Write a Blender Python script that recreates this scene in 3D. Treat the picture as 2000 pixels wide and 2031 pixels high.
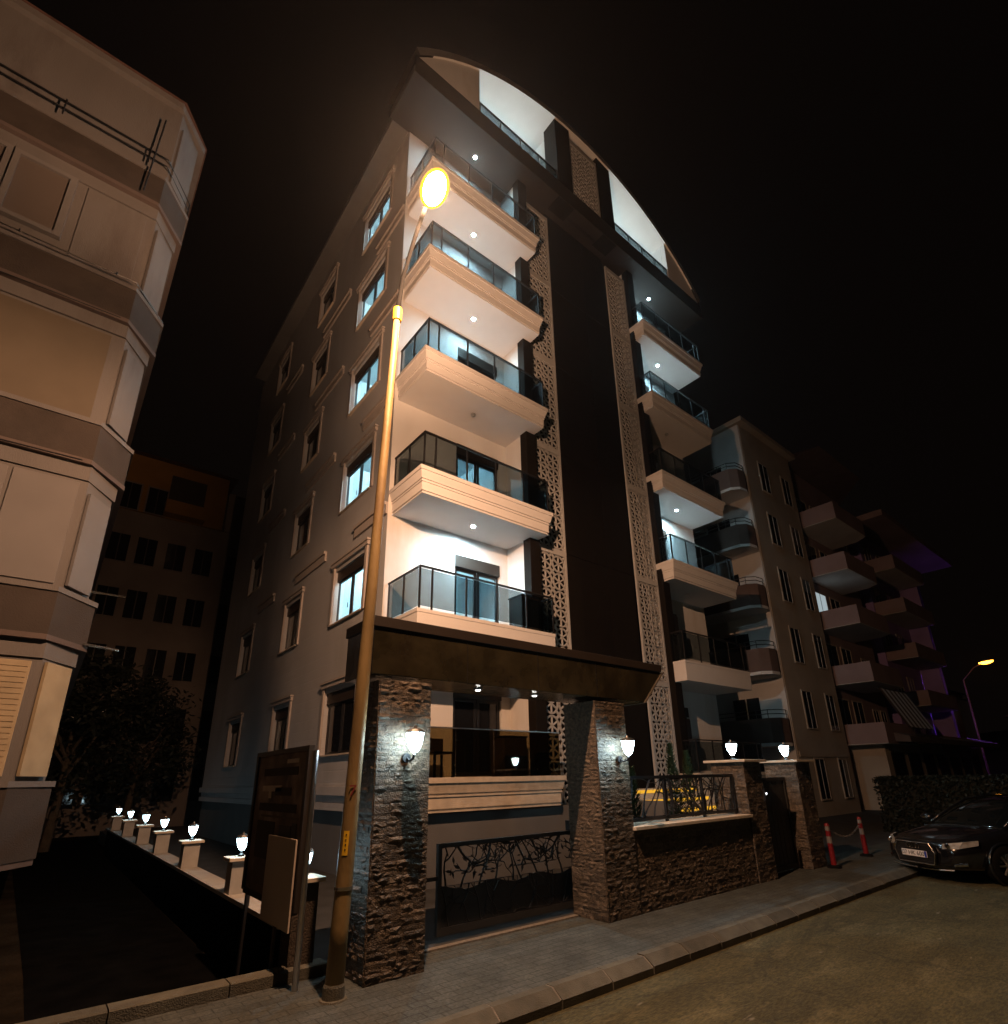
import bpy, bmesh, math, random
from mathutils import Matrix, Vector
random.seed(7)
for o in list(bpy.data.objects): bpy.data.objects.remove(o)
SC = bpy.context.scene
COL = SC.collection
# ------------------------------------------------------------------ camera
cam = bpy.data.cameras.new('camera'); CAM = bpy.data.objects.new('camera', cam); COL.objects.link(CAM)
cam.sensor_fit = 'HORIZONTAL'; cam.sensor_width = 36.0
cam.lens = 36.0*1090.66/2000
cam.shift_x = -13.0/2000; cam.shift_y = 155.7/2000
rt = Vector((0.77531, -0.63126, -0.02021)); up = Vector((-0.18961, -0.26316, 0.94593)); fw = Vector((0.60245, 0.72956, 0.32373))
M = Matrix((rt, up, -fw)).transposed().to_4x4(); M.translation = Vector((0, 0, 1.7))
CAM.matrix_world = M
cam.clip_start = 0.05; cam.clip_end = 3000
SC.camera = CAM
# ------------------------------------------------------------------ night sky
W = bpy.data.worlds.new('World'); SC.world = W; W.use_nodes = True
bg = W.node_tree.nodes['Background']; bg.inputs[0].default_value = (0.0016, 0.0010, 0.0008, 1); bg.inputs[1].default_value = 1.0
SC.view_settings.view_transform = 'Standard'; SC.view_settings.look = 'None'
SC.view_settings.exposure = 0.0; SC.view_settings.gamma = 1.0; SC.view_settings.use_curve_mapping = False
SC.render.engine = 'CYCLES'
cy = SC.cycles
cy.use_denoising = True
try: cy.denoiser = 'OPENIMAGEDENOISE'
except Exception: pass
cy.max_bounces = 6; cy.diffuse_bounces = 3; cy.glossy_bounces = 3; cy.transmission_bounces = 4; cy.transparent_max_bounces = 10; cy.volume_bounces = 0
cy.use_adaptive_sampling = True; cy.adaptive_threshold = 0.03; cy.adaptive_min_samples = 56
cy.sample_clamp_indirect = 6.0; cy.caustics_reflective = False; cy.caustics_refractive = False
cy.use_light_tree = True
LAMP_W = 4000.0   # street lamp, watts

# ------------------------------------------------------------------ materials
def mat(name, col, rough=0.8, metal=0.0, var=0.0, vscale=3.0, bump=0.0, bscale=60.0, spec=0.4, stain=None, sscale=0.7, sdetail=6.0, rnd=0.0, stretch=None, coat=0.0, world=False, groove=0.0, speck=0.0):
    m = bpy.data.materials.new(name); m.use_nodes = True
    nt = m.node_tree; N = nt.nodes; L = nt.links
    b = N['Principled BSDF']
    b.inputs['Roughness'].default_value = rough; b.inputs['Metallic'].default_value = metal
    b.inputs['Specular IOR Level'].default_value = spec
    if coat: b.inputs['Coat Weight'].default_value = coat; b.inputs['Coat Roughness'].default_value = 0.05
    b.inputs['Base Color'].default_value = (*col, 1)
    tc = N.new('ShaderNodeTexCoord'); mp = N.new('ShaderNodeMapping'); L.new((N.new('ShaderNodeNewGeometry').outputs['Position'] if world else tc.outputs['Object']), mp.inputs[0])
    if stretch: mp.inputs['Scale'].default_value = stretch
    out = None
    if var or stain or rnd:
        n1 = N.new('ShaderNodeTexNoise'); n1.inputs['Scale'].default_value = vscale; n1.inputs['Detail'].default_value = 8
        L.new(mp.outputs[0], n1.inputs['Vector'])
        rp = N.new('ShaderNodeMapRange'); rp.inputs[1].default_value = 0.3; rp.inputs[2].default_value = 0.7
        rp.inputs[3].default_value = 1-var; rp.inputs[4].default_value = 1+var
        L.new(n1.outputs[0], rp.inputs[0])
        mx = N.new('ShaderNodeMixRGB'); mx.blend_type = 'MULTIPLY'; mx.inputs[0].default_value = 1
        mx.inputs[1].default_value = (*col, 1); L.new(rp.outputs[0], mx.inputs[2]); out = mx.outputs[0]
        if stain:
            n2 = N.new('ShaderNodeTexNoise'); n2.inputs['Scale'].default_value = sscale; n2.inputs['Detail'].default_value = sdetail; n2.inputs['Roughness'].default_value = 0.65
            L.new(mp.outputs[0], n2.inputs['Vector'])
            r2 = N.new('ShaderNodeMapRange'); r2.inputs[1].default_value = 0.52; r2.inputs[2].default_value = 0.68
            L.new(n2.outputs[0], r2.inputs[0])
            m2 = N.new('ShaderNodeMixRGB'); L.new(r2.outputs[0], m2.inputs[0]); L.new(out, m2.inputs[1]); m2.inputs[2].default_value = (*stain, 1); out = m2.outputs[0]
        if rnd:
            oi = N.new('ShaderNodeObjectInfo'); r3 = N.new('ShaderNodeMapRange'); r3.inputs[3].default_value = 1-rnd; r3.inputs[4].default_value = 1+rnd
            L.new(oi.outputs['Random'], r3.inputs[0])
            m3 = N.new('ShaderNodeMixRGB'); m3.blend_type = 'MULTIPLY'; m3.inputs[0].default_value = 1
            L.new(out, m3.inputs[1]); L.new(r3.outputs[0], m3.inputs[2]); out = m3.outputs[0]
        L.new(out, b.inputs['Base Color'])
    if bump:
        n3 = N.new('ShaderNodeTexNoise'); n3.inputs['Scale'].default_value = bscale; n3.inputs['Detail'].default_value = 6
        L.new(mp.outputs[0], n3.inputs['Vector'])
        bp = N.new('ShaderNodeBump'); bp.inputs['Strength'].default_value = bump; bp.inputs['Distance'].default_value = 0.02
        L.new(n3.outputs[0], bp.inputs['Height']); L.new(bp.outputs[0], b.inputs['Normal'])
    if speck:                                  # fine aggregate grain
        vn = N.new('ShaderNodeTexNoise'); vn.inputs['Scale'].default_value = 34; vn.inputs['Detail'].default_value = 3; L.new(mp.outputs[0], vn.inputs['Vector'])
        vr = N.new('ShaderNodeMapRange'); vr.inputs[1].default_value = 0.35; vr.inputs[2].default_value = 0.65; vr.inputs[3].default_value = 1-speck; vr.inputs[4].default_value = 1+speck; L.new(vn.outputs[0], vr.inputs[0])
        vm = N.new('ShaderNodeMixRGB'); vm.blend_type = 'MULTIPLY'; vm.inputs[0].default_value = 1; L.new(out, vm.inputs[1]); L.new(vr.outputs[0], vm.inputs[2]); L.new(vm.outputs[0], b.inputs['Base Color'])
    if groove:                                 # horizontal render joints
        gp_ = N.new('ShaderNodeNewGeometry'); sx_ = N.new('ShaderNodeSeparateXYZ'); L.new(gp_.outputs['Position'], sx_.inputs[0])
        dv = N.new('ShaderNodeMath'); dv.operation = 'DIVIDE'; dv.inputs[1].default_value = groove; L.new(sx_.outputs['Z'], dv.inputs[0])
        fr = N.new('ShaderNodeMath'); fr.operation = 'FRACT'; L.new(dv.outputs[0], fr.inputs[0])
        gt_ = N.new('ShaderNodeMath'); gt_.operation = 'GREATER_THAN'; gt_.inputs[1].default_value = 0.10; L.new(fr.outputs[0], gt_.inputs[0])
        b2 = N.new('ShaderNodeBump'); b2.inputs['Strength'].default_value = 0.6; b2.inputs['Distance'].default_value = 0.012; L.new(gt_.outputs[0], b2.inputs['Height'])
        if bump: L.new(bp.outputs[0], b2.inputs['Normal'])
        L.new(b2.outputs[0], b.inputs['Normal'])
    return m
def emit(name, col, s):
    m = bpy.data.materials.new(name); m.use_nodes = True
    nt = m.node_tree; nt.nodes.clear()
    e = nt.nodes.new('ShaderNodeEmission'); e.inputs[0].default_value = (*col, 1); e.inputs[1].default_value = s
    o = nt.nodes.new('ShaderNodeOutputMaterial'); nt.links.new(e.outputs[0], o.inputs[0])
    return m
def glass(name, tint, refl=1.0, rough=0.02):
    m = bpy.data.materials.new(name); m.use_nodes = True
    nt = m.node_tree; nt.nodes.clear(); N = nt.nodes; L = nt.links
    t = N.new('ShaderNodeBsdfTransparent'); t.inputs[0].default_value = (*tint, 1)
    g = N.new('ShaderNodeBsdfGlossy'); g.inputs['Roughness'].default_value = rough; g.inputs[0].default_value = (refl, refl, refl, 1)
    f = N.new('ShaderNodeFresnel'); ge_ = N.new('ShaderNodeNewGeometry'); mr = N.new('ShaderNodeMapRange')
    mr.inputs[3].default_value = 1.5; mr.inputs[4].default_value = 1/1.5      # both faces of a pane reflect alike
    L.new(ge_.outputs['Backfacing'], mr.inputs[0]); L.new(mr.outputs[0], f.inputs[0])
    x = N.new('ShaderNodeMixShader'); o = N.new('ShaderNodeOutputMaterial')
    L.new(f.outputs[0], x.inputs[0]); L.new(t.outputs[0], x.inputs[1]); L.new(g.outputs[0], x.inputs[2]); L.new(x.outputs[0], o.inputs[0])
    return m
MT = {}
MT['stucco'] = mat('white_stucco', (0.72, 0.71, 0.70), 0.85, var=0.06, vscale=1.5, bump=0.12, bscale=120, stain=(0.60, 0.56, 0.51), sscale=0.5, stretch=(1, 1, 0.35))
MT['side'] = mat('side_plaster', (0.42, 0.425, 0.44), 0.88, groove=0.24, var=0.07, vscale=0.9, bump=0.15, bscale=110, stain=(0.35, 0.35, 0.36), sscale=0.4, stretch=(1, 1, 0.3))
MT['trim'] = mat('cream_moulding', (0.72, 0.70, 0.69), 0.85, var=0.02, vscale=4, bump=0.08, bscale=90)
MT['ceil'] = mat('ceiling_paint', (0.78, 0.77, 0.75), 0.9, var=0.03, vscale=2)
MT['brown'] = mat('brown_cladding', (0.010, 0.0075, 0.006), 0.7, spec=0.12, var=0.12, vscale=2.5, rnd=0.10)
MT['fascia'] = mat('dark_fascia', (0.024, 0.017, 0.013), 0.55, var=0.15, vscale=2)
MT['plinth'] = mat('grey_plinth', (0.13, 0.13, 0.132), 0.85, var=0.12, vscale=1.2, bump=0.2, bscale=70)
MT['metal'] = mat('black_metal', (0.014, 0.014, 0.016), 0.38, metal=0.0, spec=0.5, var=0.1)
MT['lattice'] = mat('lattice_paint', (0.47, 0.47, 0.47), 0.75, var=0.06, vscale=6)
MT['pane'] = glass('clear_pane', (0.92, 0.97, 1.0))
MT['smoke'] = glass('smoked_glass', (0.48, 0.53, 0.55), 0.9)
MT['smoke2'] = glass('bronze_glass', (0.46, 0.41, 0.29), 1.0)
MT['dpane'] = mat('dark_pane', (0.010, 0.011, 0.014), 0.06, spec=0.6)
MT['curtain'] = mat('curtain_cloth', (0.50, 0.50, 0.50), 0.9, var=0.2, vscale=8, stretch=(6, 6, 0.2))
MT['shutter'] = mat('brown_shutter', (0.030, 0.022, 0.018), 0.5, var=0.1)
MT['roomw'] = mat('room_paint', (0.70, 0.76, 0.78), 0.9)
MT['stone'] = mat('split_stone', (0.088, 0.067, 0.048), 0.5, var=0.55, vscale=26, bump=0.75, bscale=75, rnd=0.5, spec=0.55, world=True)
MT['mortar'] = mat('dark_mortar', (0.055, 0.042, 0.032), 0.95, var=0.35, vscale=20, bump=0.8, bscale=60)
MT['coping'] = mat('travertine_coping', (0.58, 0.50, 0.40), 0.6, var=0.15, vscale=6, bump=0.1, bscale=60)
MT['road'] = mat('worn_asphalt', (0.060, 0.053, 0.022), 0.92, var=0.30, vscale=1.6, bump=0.8, bscale=48, stain=(0.105, 0.092, 0.045), sscale=2.6, sdetail=10, stretch=(0.55, 1.5, 1), speck=0.35)
def crack_road(m):
    N = m.node_tree.nodes; L = m.node_tree.links; b = N['Principled BSDF']; src = b.inputs['Base Color'].links[0].from_socket
    g = N.new('ShaderNodeNewGeometry'); nz = N.new('ShaderNodeTexNoise'); nz.inputs['Scale'].default_value = 1.7; nz.inputs['Detail'].default_value = 6; L.new(g.outputs['Position'], nz.inputs['Vector'])
    ad = N.new('ShaderNodeVectorMath'); ad.operation = 'MULTIPLY_ADD'; ad.inputs[1].default_value = (0.8, 0.8, 0); L.new(nz.outputs['Color'], ad.inputs[0]); L.new(g.outputs['Position'], ad.inputs[2])
    vo = N.new('ShaderNodeTexVoronoi'); vo.feature = 'DISTANCE_TO_EDGE'; vo.inputs['Scale'].default_value = 0.42; L.new(ad.outputs[0], vo.inputs['Vector'])
    mr = N.new('ShaderNodeMapRange'); mr.inputs[1].default_value = 0.004; mr.inputs[2].default_value = 0.014; mr.inputs[3].default_value = 0.72; mr.inputs[4].default_value = 1; L.new(vo.outputs['Distance'], mr.inputs[0])
    mx = N.new('ShaderNodeMixRGB'); mx.blend_type = 'MULTIPLY'; mx.inputs[0].default_value = 1; L.new(src, mx.inputs[1]); L.new(mr.outputs[0], mx.inputs[2])
    n2 = N.new('ShaderNodeTexNoise'); n2.inputs['Scale'].default_value = 3.4; n2.inputs['Detail'].default_value = 5
    mp2 = N.new('ShaderNodeMapping'); mp2.inputs['Scale'].default_value = (0.7, 2.4, 1); L.new(g.outputs['Position'], mp2.inputs[0]); L.new(mp2.outputs[0], n2.inputs['Vector'])
    m3 = N.new('ShaderNodeMapRange'); m3.inputs[1].default_value = 0.70; m3.inputs[2].default_value = 0.76; L.new(n2.outputs[0], m3.inputs[0])
    my = N.new('ShaderNodeMixRGB'); my.inputs[2].default_value = (0.17, 0.155, 0.12, 1); L.new(m3.outputs[0], my.inputs[0]); L.new(mx.outputs[0], my.inputs[1]); L.new(my.outputs[0], b.inputs['Base Color'])
crack_road(MT['road'])
def pave_blocks(m, w, h):
    N = m.node_tree.nodes; L = m.node_tree.links; b = N['Principled BSDF']; src = b.inputs['Base Color'].links[0].from_socket
    g = N.new('ShaderNodeNewGeometry'); br = N.new('ShaderNodeTexBrick'); L.new(g.outputs['Position'], br.inputs['Vector'])
    br.inputs['Scale'].default_value = 1.0; br.inputs['Brick Width'].default_value = w; br.inputs['Row Height'].default_value = h; br.inputs['Mortar Size'].default_value = 0.006
    br.inputs['Color1'].default_value = (1.08, 1.08, 1.08, 1); br.inputs['Color2'].default_value = (0.86, 0.86, 0.86, 1); br.inputs['Mortar'].default_value = (0.45, 0.45, 0.45, 1)
    mx = N.new('ShaderNodeMixRGB'); mx.blend_type = 'MULTIPLY'; mx.inputs[0].default_value = 1; L.new(src, mx.inputs[1]); L.new(br.outputs[0], mx.inputs[2]); L.new(mx.outputs[0], b.inputs['Base Color'])
MT['pave'] = mat('grey_pavers', (0.055, 0.060, 0.054), 0.8, speck=0.25, var=0.3, vscale=3.0, bump=0.3, bscale=90, stain=(0.075, 0.081, 0.076), sscale=1.6, sdetail=9)
pave_blocks(MT['pave'], 0.22, 0.11)
MT['kerb'] = mat('kerb_concrete', (0.085, 0.080, 0.062), 0.9, var=0.25, vscale=5, bump=0.5, bscale=80, rnd=0.18)
MT['joint'] = mat('kerb_mortar', (0.17, 0.15, 0.125), 0.95, var=0.3, vscale=30)
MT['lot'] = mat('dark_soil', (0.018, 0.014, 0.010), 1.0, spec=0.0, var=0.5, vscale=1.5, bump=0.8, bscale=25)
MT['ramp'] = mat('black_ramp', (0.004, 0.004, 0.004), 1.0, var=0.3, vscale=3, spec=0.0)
MT['pole'] = mat('galvanised_pole', (0.25, 0.175, 0.075), 0.5, var=0.3, vscale=5, bump=0.15, bscale=40, stain=(0.16, 0.10, 0.05), sscale=2.0, stretch=(1, 1, 0.3))
MT['sticker'] = mat('yellow_sticker', (0.85, 0.52, 0.03), 0.5)
MT['redpaint'] = mat('red_paint', (0.20, 0.03, 0.03), 0.6)
MT['blackprint'] = mat('black_print', (0.01, 0.01, 0.01), 0.6)
MT['lens'] = emit('street_lens', (1.0, 0.72, 0.32), 160)      # translucent bowl: glows and lets the bulb's light through
_nt = MT['lens'].node_tree; _tr = _nt.nodes.new('ShaderNodeBsdfTransparent'); _mx = _nt.nodes.new('ShaderNodeMixShader'); _mx.inputs[0].default_value = 0.3
_em = next(n for n in _nt.nodes if n.type == 'EMISSION'); _ou = next(n for n in _nt.nodes if n.type == 'OUTPUT_MATERIAL')
_nt.links.new(_tr.outputs[0], _mx.inputs[1]); _nt.links.new(_em.outputs[0], _mx.inputs[2]); _nt.links.new(_mx.outputs[0], _ou.inputs[0])
MT['lensfar'] = emit('far_street_lens', (1.0, 0.36, 0.03), 14)
MT['dome'] = emit('ceiling_lamp_glow', (0.62, 0.90, 1.0), 8200)
MT['domeoff'] = mat('ceiling_lamp_glass', (0.6, 0.6, 0.58), 0.4)
MT['roomlamp'] = emit('room_lamp_glow', (0.60, 0.93, 1.0), 900)
MT['lantern'] = emit('lantern_glow', (0.66, 0.92, 1.0), 85)
MT['spot'] = emit('soffit_spot_glow', (1.0, 0.97, 0.9), 25)
MT['lanternlow'] = emit('side_lantern_glow', (0.62, 0.90, 1.0), 30)
MT['postwhite'] = mat('post_plaster', (0.36, 0.34, 0.31), 0.8, var=0.12, vscale=5)
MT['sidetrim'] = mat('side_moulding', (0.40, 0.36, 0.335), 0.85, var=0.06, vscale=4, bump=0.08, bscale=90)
MT['yard'] = mat('courtyard_paving', (0.035, 0.036, 0.037), 0.9, var=0.3, vscale=3)
MT['led'] = emit('yellow_strip_glow', (1.0, 0.50, 0.04), 0.9)
MT['aluminium'] = mat('brushed_aluminium', (0.55, 0.55, 0.56), 0.3, metal=1.0)
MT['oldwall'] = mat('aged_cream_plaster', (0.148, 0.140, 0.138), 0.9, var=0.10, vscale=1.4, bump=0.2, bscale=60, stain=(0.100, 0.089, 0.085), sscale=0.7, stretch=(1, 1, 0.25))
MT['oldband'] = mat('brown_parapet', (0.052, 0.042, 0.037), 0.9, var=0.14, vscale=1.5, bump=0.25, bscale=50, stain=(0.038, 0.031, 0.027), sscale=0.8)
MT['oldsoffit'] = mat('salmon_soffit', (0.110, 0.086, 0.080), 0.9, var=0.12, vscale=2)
MT['oldpanel'] = mat('shutter_panel', (0.165, 0.158, 0.158), 0.75, var=0.06, vscale=2.0)
MT['oldcreamlit'] = mat('lit_cream_shutter', (0.36, 0.29, 0.19), 0.8, var=0.12, vscale=3)  # cream brightened and yellowed to carry the lamplight on the lowest storey
MT['oldpanel2'] = mat('tan_blind', (0.12, 0.098, 0.072), 0.8, var=0.06, vscale=2)
MT['oldtile'] = mat('red_roof_tile', (0.085, 0.045, 0.037), 0.9, var=0.3, vscale=6, bump=0.5, bscale=20)
MT['steel'] = mat('stainless_rail', (0.6, 0.58, 0.55), 0.25, metal=1.0)
MT['backwall'] = mat('back_building_plaster', (0.16, 0.135, 0.12), 0.9, var=0.15, vscale=0.6)
MT['backtop'] = mat('ochre_plaster', (0.24, 0.125, 0.03), 0.9, var=0.12, vscale=0.8)
MT['awall'] = mat('neighbour_plaster', (0.44, 0.38, 0.31), 0.9, var=0.12, vscale=0.8, bump=0.15, bscale=60)
MT['awhite'] = mat('neighbour_white', (0.62, 0.60, 0.58), 0.9, var=0.1, vscale=0.8)
MT['ared'] = mat('oxblood_parapet', (0.13, 0.085, 0.070), 0.8, var=0.15, vscale=1.5)
MT['bwall'] = mat('dark_mauve_plaster', (0.30, 0.22, 0.22), 0.9, var=0.15, vscale=0.7)
MT['cwall'] = mat('purple_lit_plaster', (0.36, 0.25, 0.50), 0.9, var=0.15, vscale=0.7)  # violet light on the far block is put into its wall colour
MT['leaf'] = mat('dark_leaf', (0.006, 0.009, 0.004), 0.7, var=0.4, vscale=4)
MT['bark'] = mat('bark', (0.06, 0.045, 0.03), 0.95, var=0.3, vscale=10, bump=0.5, bscale=30)
MT['boardprint'] = mat('faded_print', (0.13, 0.085, 0.055), 0.6, var=0.6, vscale=3.0, stain=(0.34, 0.26, 0.21), sscale=1.6, sdetail=3)
MT['placard'] = mat('white_placard', (0.52, 0.45, 0.38), 0.7, var=0.05)
MT['carpaint'] = mat('black_car_paint', (0.006, 0.006, 0.007), 0.16, spec=0.6, coat=1.0)
MT['carglass'] = mat('car_glass', (0.004, 0.005, 0.005), 0.04, spec=0.6)
MT['tyre'] = mat('tyre_rubber', (0.006, 0.006, 0.006), 0.95, spec=0.1)
MT['rim'] = mat('alloy_rim', (0.45, 0.44, 0.43), 0.3, metal=1.0)
MT['chrome'] = mat('chrome', (0.8, 0.8, 0.8), 0.1, metal=1.0)
MT['headlamp'] = mat('headlamp_lens', (0.28, 0.27, 0.25), 0.08, spec=0.8, var=0.4, vscale=9)
MT['plate'] = mat('plate_white', (0.75, 0.72, 0.70), 0.4)
MT['plateblue'] = mat('plate_blue', (0.02, 0.05, 0.35), 0.4)
MT['conered'] = mat('red_plastic', (0.17, 0.008, 0.012), 0.45)
MT['conewhite'] = mat('white_band', (0.18, 0.17, 0.165), 0.4)
MT['house'] = mat('hill_house_plaster', (0.42, 0.36, 0.32), 0.9, var=0.1)
MT['hill'] = mat('dark_hillside', (0.02, 0.02, 0.014), 0.98, var=0.4, vscale=0.05)
MT['winlit'] = emit('lit_window_glow', (1.0, 0.85, 0.62), 0.9)
MT['winlit2'] = emit('lit_window_cool_glow', (0.75, 0.9, 0.95), 0.45)
MT['gate'] = mat('gate_paint', (0.026, 0.026, 0.026), 0.5, var=0.15, vscale=5)
MT['flower'] = mat('potted_leaf', (0.05, 0.075, 0.03), 0.7, var=0.3)

# ------------------------------------------------------------------ geometry helpers
class MB:
    def __init__(s): s.v = []; s.f = []
    def add(s, vs, fs):
        n = len(s.v); s.v += [tuple(p) for p in vs]; s.f += [tuple(i+n for i in f) for f in fs]; return s
    def box(s, x0, x1, y0, y1, z0, z1):
        return s.add([(x0,y0,z0),(x1,y0,z0),(x1,y1,z0),(x0,y1,z0),(x0,y0,z1),(x1,y0,z1),(x1,y1,z1),(x0,y1,z1)],
                     [(0,3,2,1),(4,5,6,7),(0,1,5,4),(1,2,6,5),(2,3,7,6),(3,0,4,7)])
    def quad(s, *p): return s.add(p, [tuple(range(len(p)))])
    def prism(s, pts, ax, a0, a1):
        n = len(pts)
        def P(p, a):
            return {'x': (a, p[0], p[1]), 'y': (p[0], a, p[1]), 'z': (p[0], p[1], a)}[ax]
        vs = [P(p, a0) for p in pts] + [P(p, a1) for p in pts]
        fs = [tuple(range(n)), tuple(range(2*n-1, n-1, -1))] + [(i, i+n, (i+1) % n+n, (i+1) % n) for i in range(n)]
        return s.add(vs, fs)
    def tube(s, path, r, n=8, cap=True):
        path = [Vector(p) for p in path]; rs = r if isinstance(r, (list, tuple)) else [r]*len(path)
        vs = []; fs = []
        t0 = (path[1]-path[0]).normalized(); ref = Vector((0, 0, 1)) if abs(t0.z) < 0.9 else Vector((1, 0, 0))
        u = t0.cross(ref).normalized()
        for i, p in enumerate(path):
            t = (path[min(i+1, len(path)-1)]-path[max(i-1, 0)]).normalized()
            u = (u-t*u.dot(t)).normalized(); w = t.cross(u)
            for k in range(n):
                a = 2*math.pi*k/n; vs.append(p+rs[i]*(math.cos(a)*u+math.sin(a)*w))
        for i in range(len(path)-1):
            for k in range(n): fs.append((i*n+k, i*n+(k+1) % n, (i+1)*n+(k+1) % n, (i+1)*n+k))
        if cap: fs.append(tuple(range(n-1, -1, -1))); fs.append(tuple(len(vs)-n+k for k in range(n)))
        return s.add(vs, fs)
    def lathe(s, prof, c=(0, 0, 0), n=16, axis='z', cap=True):
        vs = []; fs = []
        for (r, h) in prof:
            for k in range(n):
                a = 2*math.pi*k/n; x, y = r*math.cos(a), r*math.sin(a)
                vs.append({'z': (c[0]+x, c[1]+y, c[2]+h), 'y': (c[0]+x, c[1]+h, c[2]+y), 'x': (c[0]+h, c[1]+x, c[2]+y)}[axis])
        for i in range(len(prof)-1):
            for k in range(n): fs.append((i*n+k, i*n+(k+1) % n, (i+1)*n+(k+1) % n, (i+1)*n+k))
        if cap: fs.append(tuple(range(n))); fs.append(tuple(len(vs)-n+k for k in range(n)))
        return s.add(vs, fs)
    def build(s, name, m, parent=None, smooth=False, bevel=0, subsurf=0, loc=None):
        me = bpy.data.meshes.new(name); me.from_pydata(s.v, [], s.f)
        bm = bmesh.new(); bm.from_mesh(me); bmesh.ops.recalc_face_normals(bm, faces=bm.faces); bm.to_mesh(me); bm.free()
        me.materials.append(m if not isinstance(m, str) else MT[m])
        if smooth: me.shade_smooth()
        o = bpy.data.objects.new(name, me); COL.objects.link(o)
        if bevel:
            b = o.modifiers.new('bevel', 'BEVEL'); b.width = bevel; b.segments = 2; b.limit_method = 'ANGLE'
        if subsurf:
            b = o.modifiers.new('sub', 'SUBSURF'); b.levels = subsurf; b.render_levels = subsurf
        if parent is not None: put(o, parent)
        if loc: o.location = loc
        return o
ORG = {}
def put(o, parent):
    o.parent = parent
    base = ORG.get(parent.name, Vector((0, 0, 0)))
    root = parent
    o.location = Vector(o.location) - base
    ORG[o.name] = Vector((0, 0, 0)) if True else base
def thing(name, label, cat, loc=(0, 0, 0), group=None):
    o = bpy.data.objects.new(name, None); COL.objects.link(o); o.empty_display_size = 0.2
    o.location = loc; ORG[o.name] = Vector(loc)
    return tag(o, label, cat, group)
def tag(o, label=None, cat=None, group=None, kind=None):
    if label: o['label'] = label
    if cat: o['category'] = cat
    if group: o['group'] = group
    if kind: o['kind'] = kind
    return o
def B(x0, x1, y0, y1, z0, z1): return MB().box(x0, x1, y0, y1, z0, z1)
def wall_holes(mb, axis, a, u0, u1, z0, z1, holes, depth):
    """sheet on plane axis=a spanning u,z with rectangular holes (u0,u1,z0,z1); reveals of given signed depth"""
    us = sorted({u0, u1, *[h[0] for h in holes], *[h[1] for h in holes]}); zs = sorted({z0, z1, *[h[2] for h in holes], *[h[3] for h in holes]})
    us = [u for u in us if u0 <= u <= u1]; zs = [z for z in zs if z0 <= z <= z1]
    P = (lambda u, z, d=0: (a+d, u, z)) if axis == 'x' else (lambda u, z, d=0: (u, a+d, z))
    for i in range(len(us)-1):
        for j in range(len(zs)-1):
            uc = (us[i]+us[i+1])/2; zc = (zs[j]+zs[j+1])/2
            if any(h[0] < uc < h[1] and h[2] < zc < h[3] for h in holes): continue
            mb.quad(P(us[i], zs[j]), P(us[i+1], zs[j]), P(us[i+1], zs[j+1]), P(us[i], zs[j+1]))
    for h in holes:
        c = [(h[0], h[2]), (h[1], h[2]), (h[1], h[3]), (h[0], h[3])]
        for k in range(4):
            p, q = c[k], c[(k+1) % 4]; mb.quad(P(*p), P(*q), P(*q, depth), P(*p, depth))
    return mb

# ================================================================== SETTING
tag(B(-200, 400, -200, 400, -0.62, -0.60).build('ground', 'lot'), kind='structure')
# road with camber
tag(MB().quad((-60, -60, -0.13), (120, -60, -0.13), (120, 3.99, -0.13), (-60, 3.99, -0.13)).build('road', 'road'), kind='structure')
tag(B(-60, 120, 4.19, 5.78, -0.40, 0.0).build('pavement', 'pave'), kind='structure')
# courtyard behind the stone gate and wall
tag(B(2.42, 60, 5.785, 30, -0.42, -0.004).build('courtyard', 'yard'), kind='structure')
# kerb stones, one by one
kb = thing('kerb', 'row of worn concrete kerb stones', 'kerb', (0, 4.1, -0.1)); kb['kind'] = 'structure'; del kb['category']; del kb['label']
x = -3.0; k = 0
while x < 22:
    L_ = 0.62+random.uniform(-0.03, 0.03); dz = random.uniform(-0.006, 0.006)
    MB().prism([(3.985, -0.3), (4.185, -0.3), (4.185, 0.012+dz), (4.10, 0.012+dz), (3.985, -0.062+dz)], 'x', x+0.011, x+L_-0.011).build('kerb_stone', 'kerb', kb)
    MB().prism([(4.0, -0.3), (4.185, -0.3), (4.185, 0.004), (4.10, 0.004), (4.0, -0.064)], 'x', x-0.0108, x+0.0108).build('kerb_joint', 'joint', kb)
    x += L_
# lot on the left, lower than the pavement, with the low edging that divides them
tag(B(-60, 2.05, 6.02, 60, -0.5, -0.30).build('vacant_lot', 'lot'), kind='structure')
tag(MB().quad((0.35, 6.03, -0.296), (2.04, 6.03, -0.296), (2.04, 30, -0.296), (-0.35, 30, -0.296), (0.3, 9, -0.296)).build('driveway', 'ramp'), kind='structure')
ed = thing('pavement_edging', '', '', (0, 5.9, 0)); ed['kind'] = 'structure'
for kk in ('label', 'category'):
    if kk in ed: del ed[kk]
for i in range(9):
    x0 = -5.2+i*0.85
    MB().prism([(5.785, -0.4), (6.0, -0.4), (6.0, 0.085), (5.97, 0.10), (5.80, 0.10), (5.785, 0.09)], 'x', x0+0.005, x0+0.845).build('edging_stone', 'kerb', ed)

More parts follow.
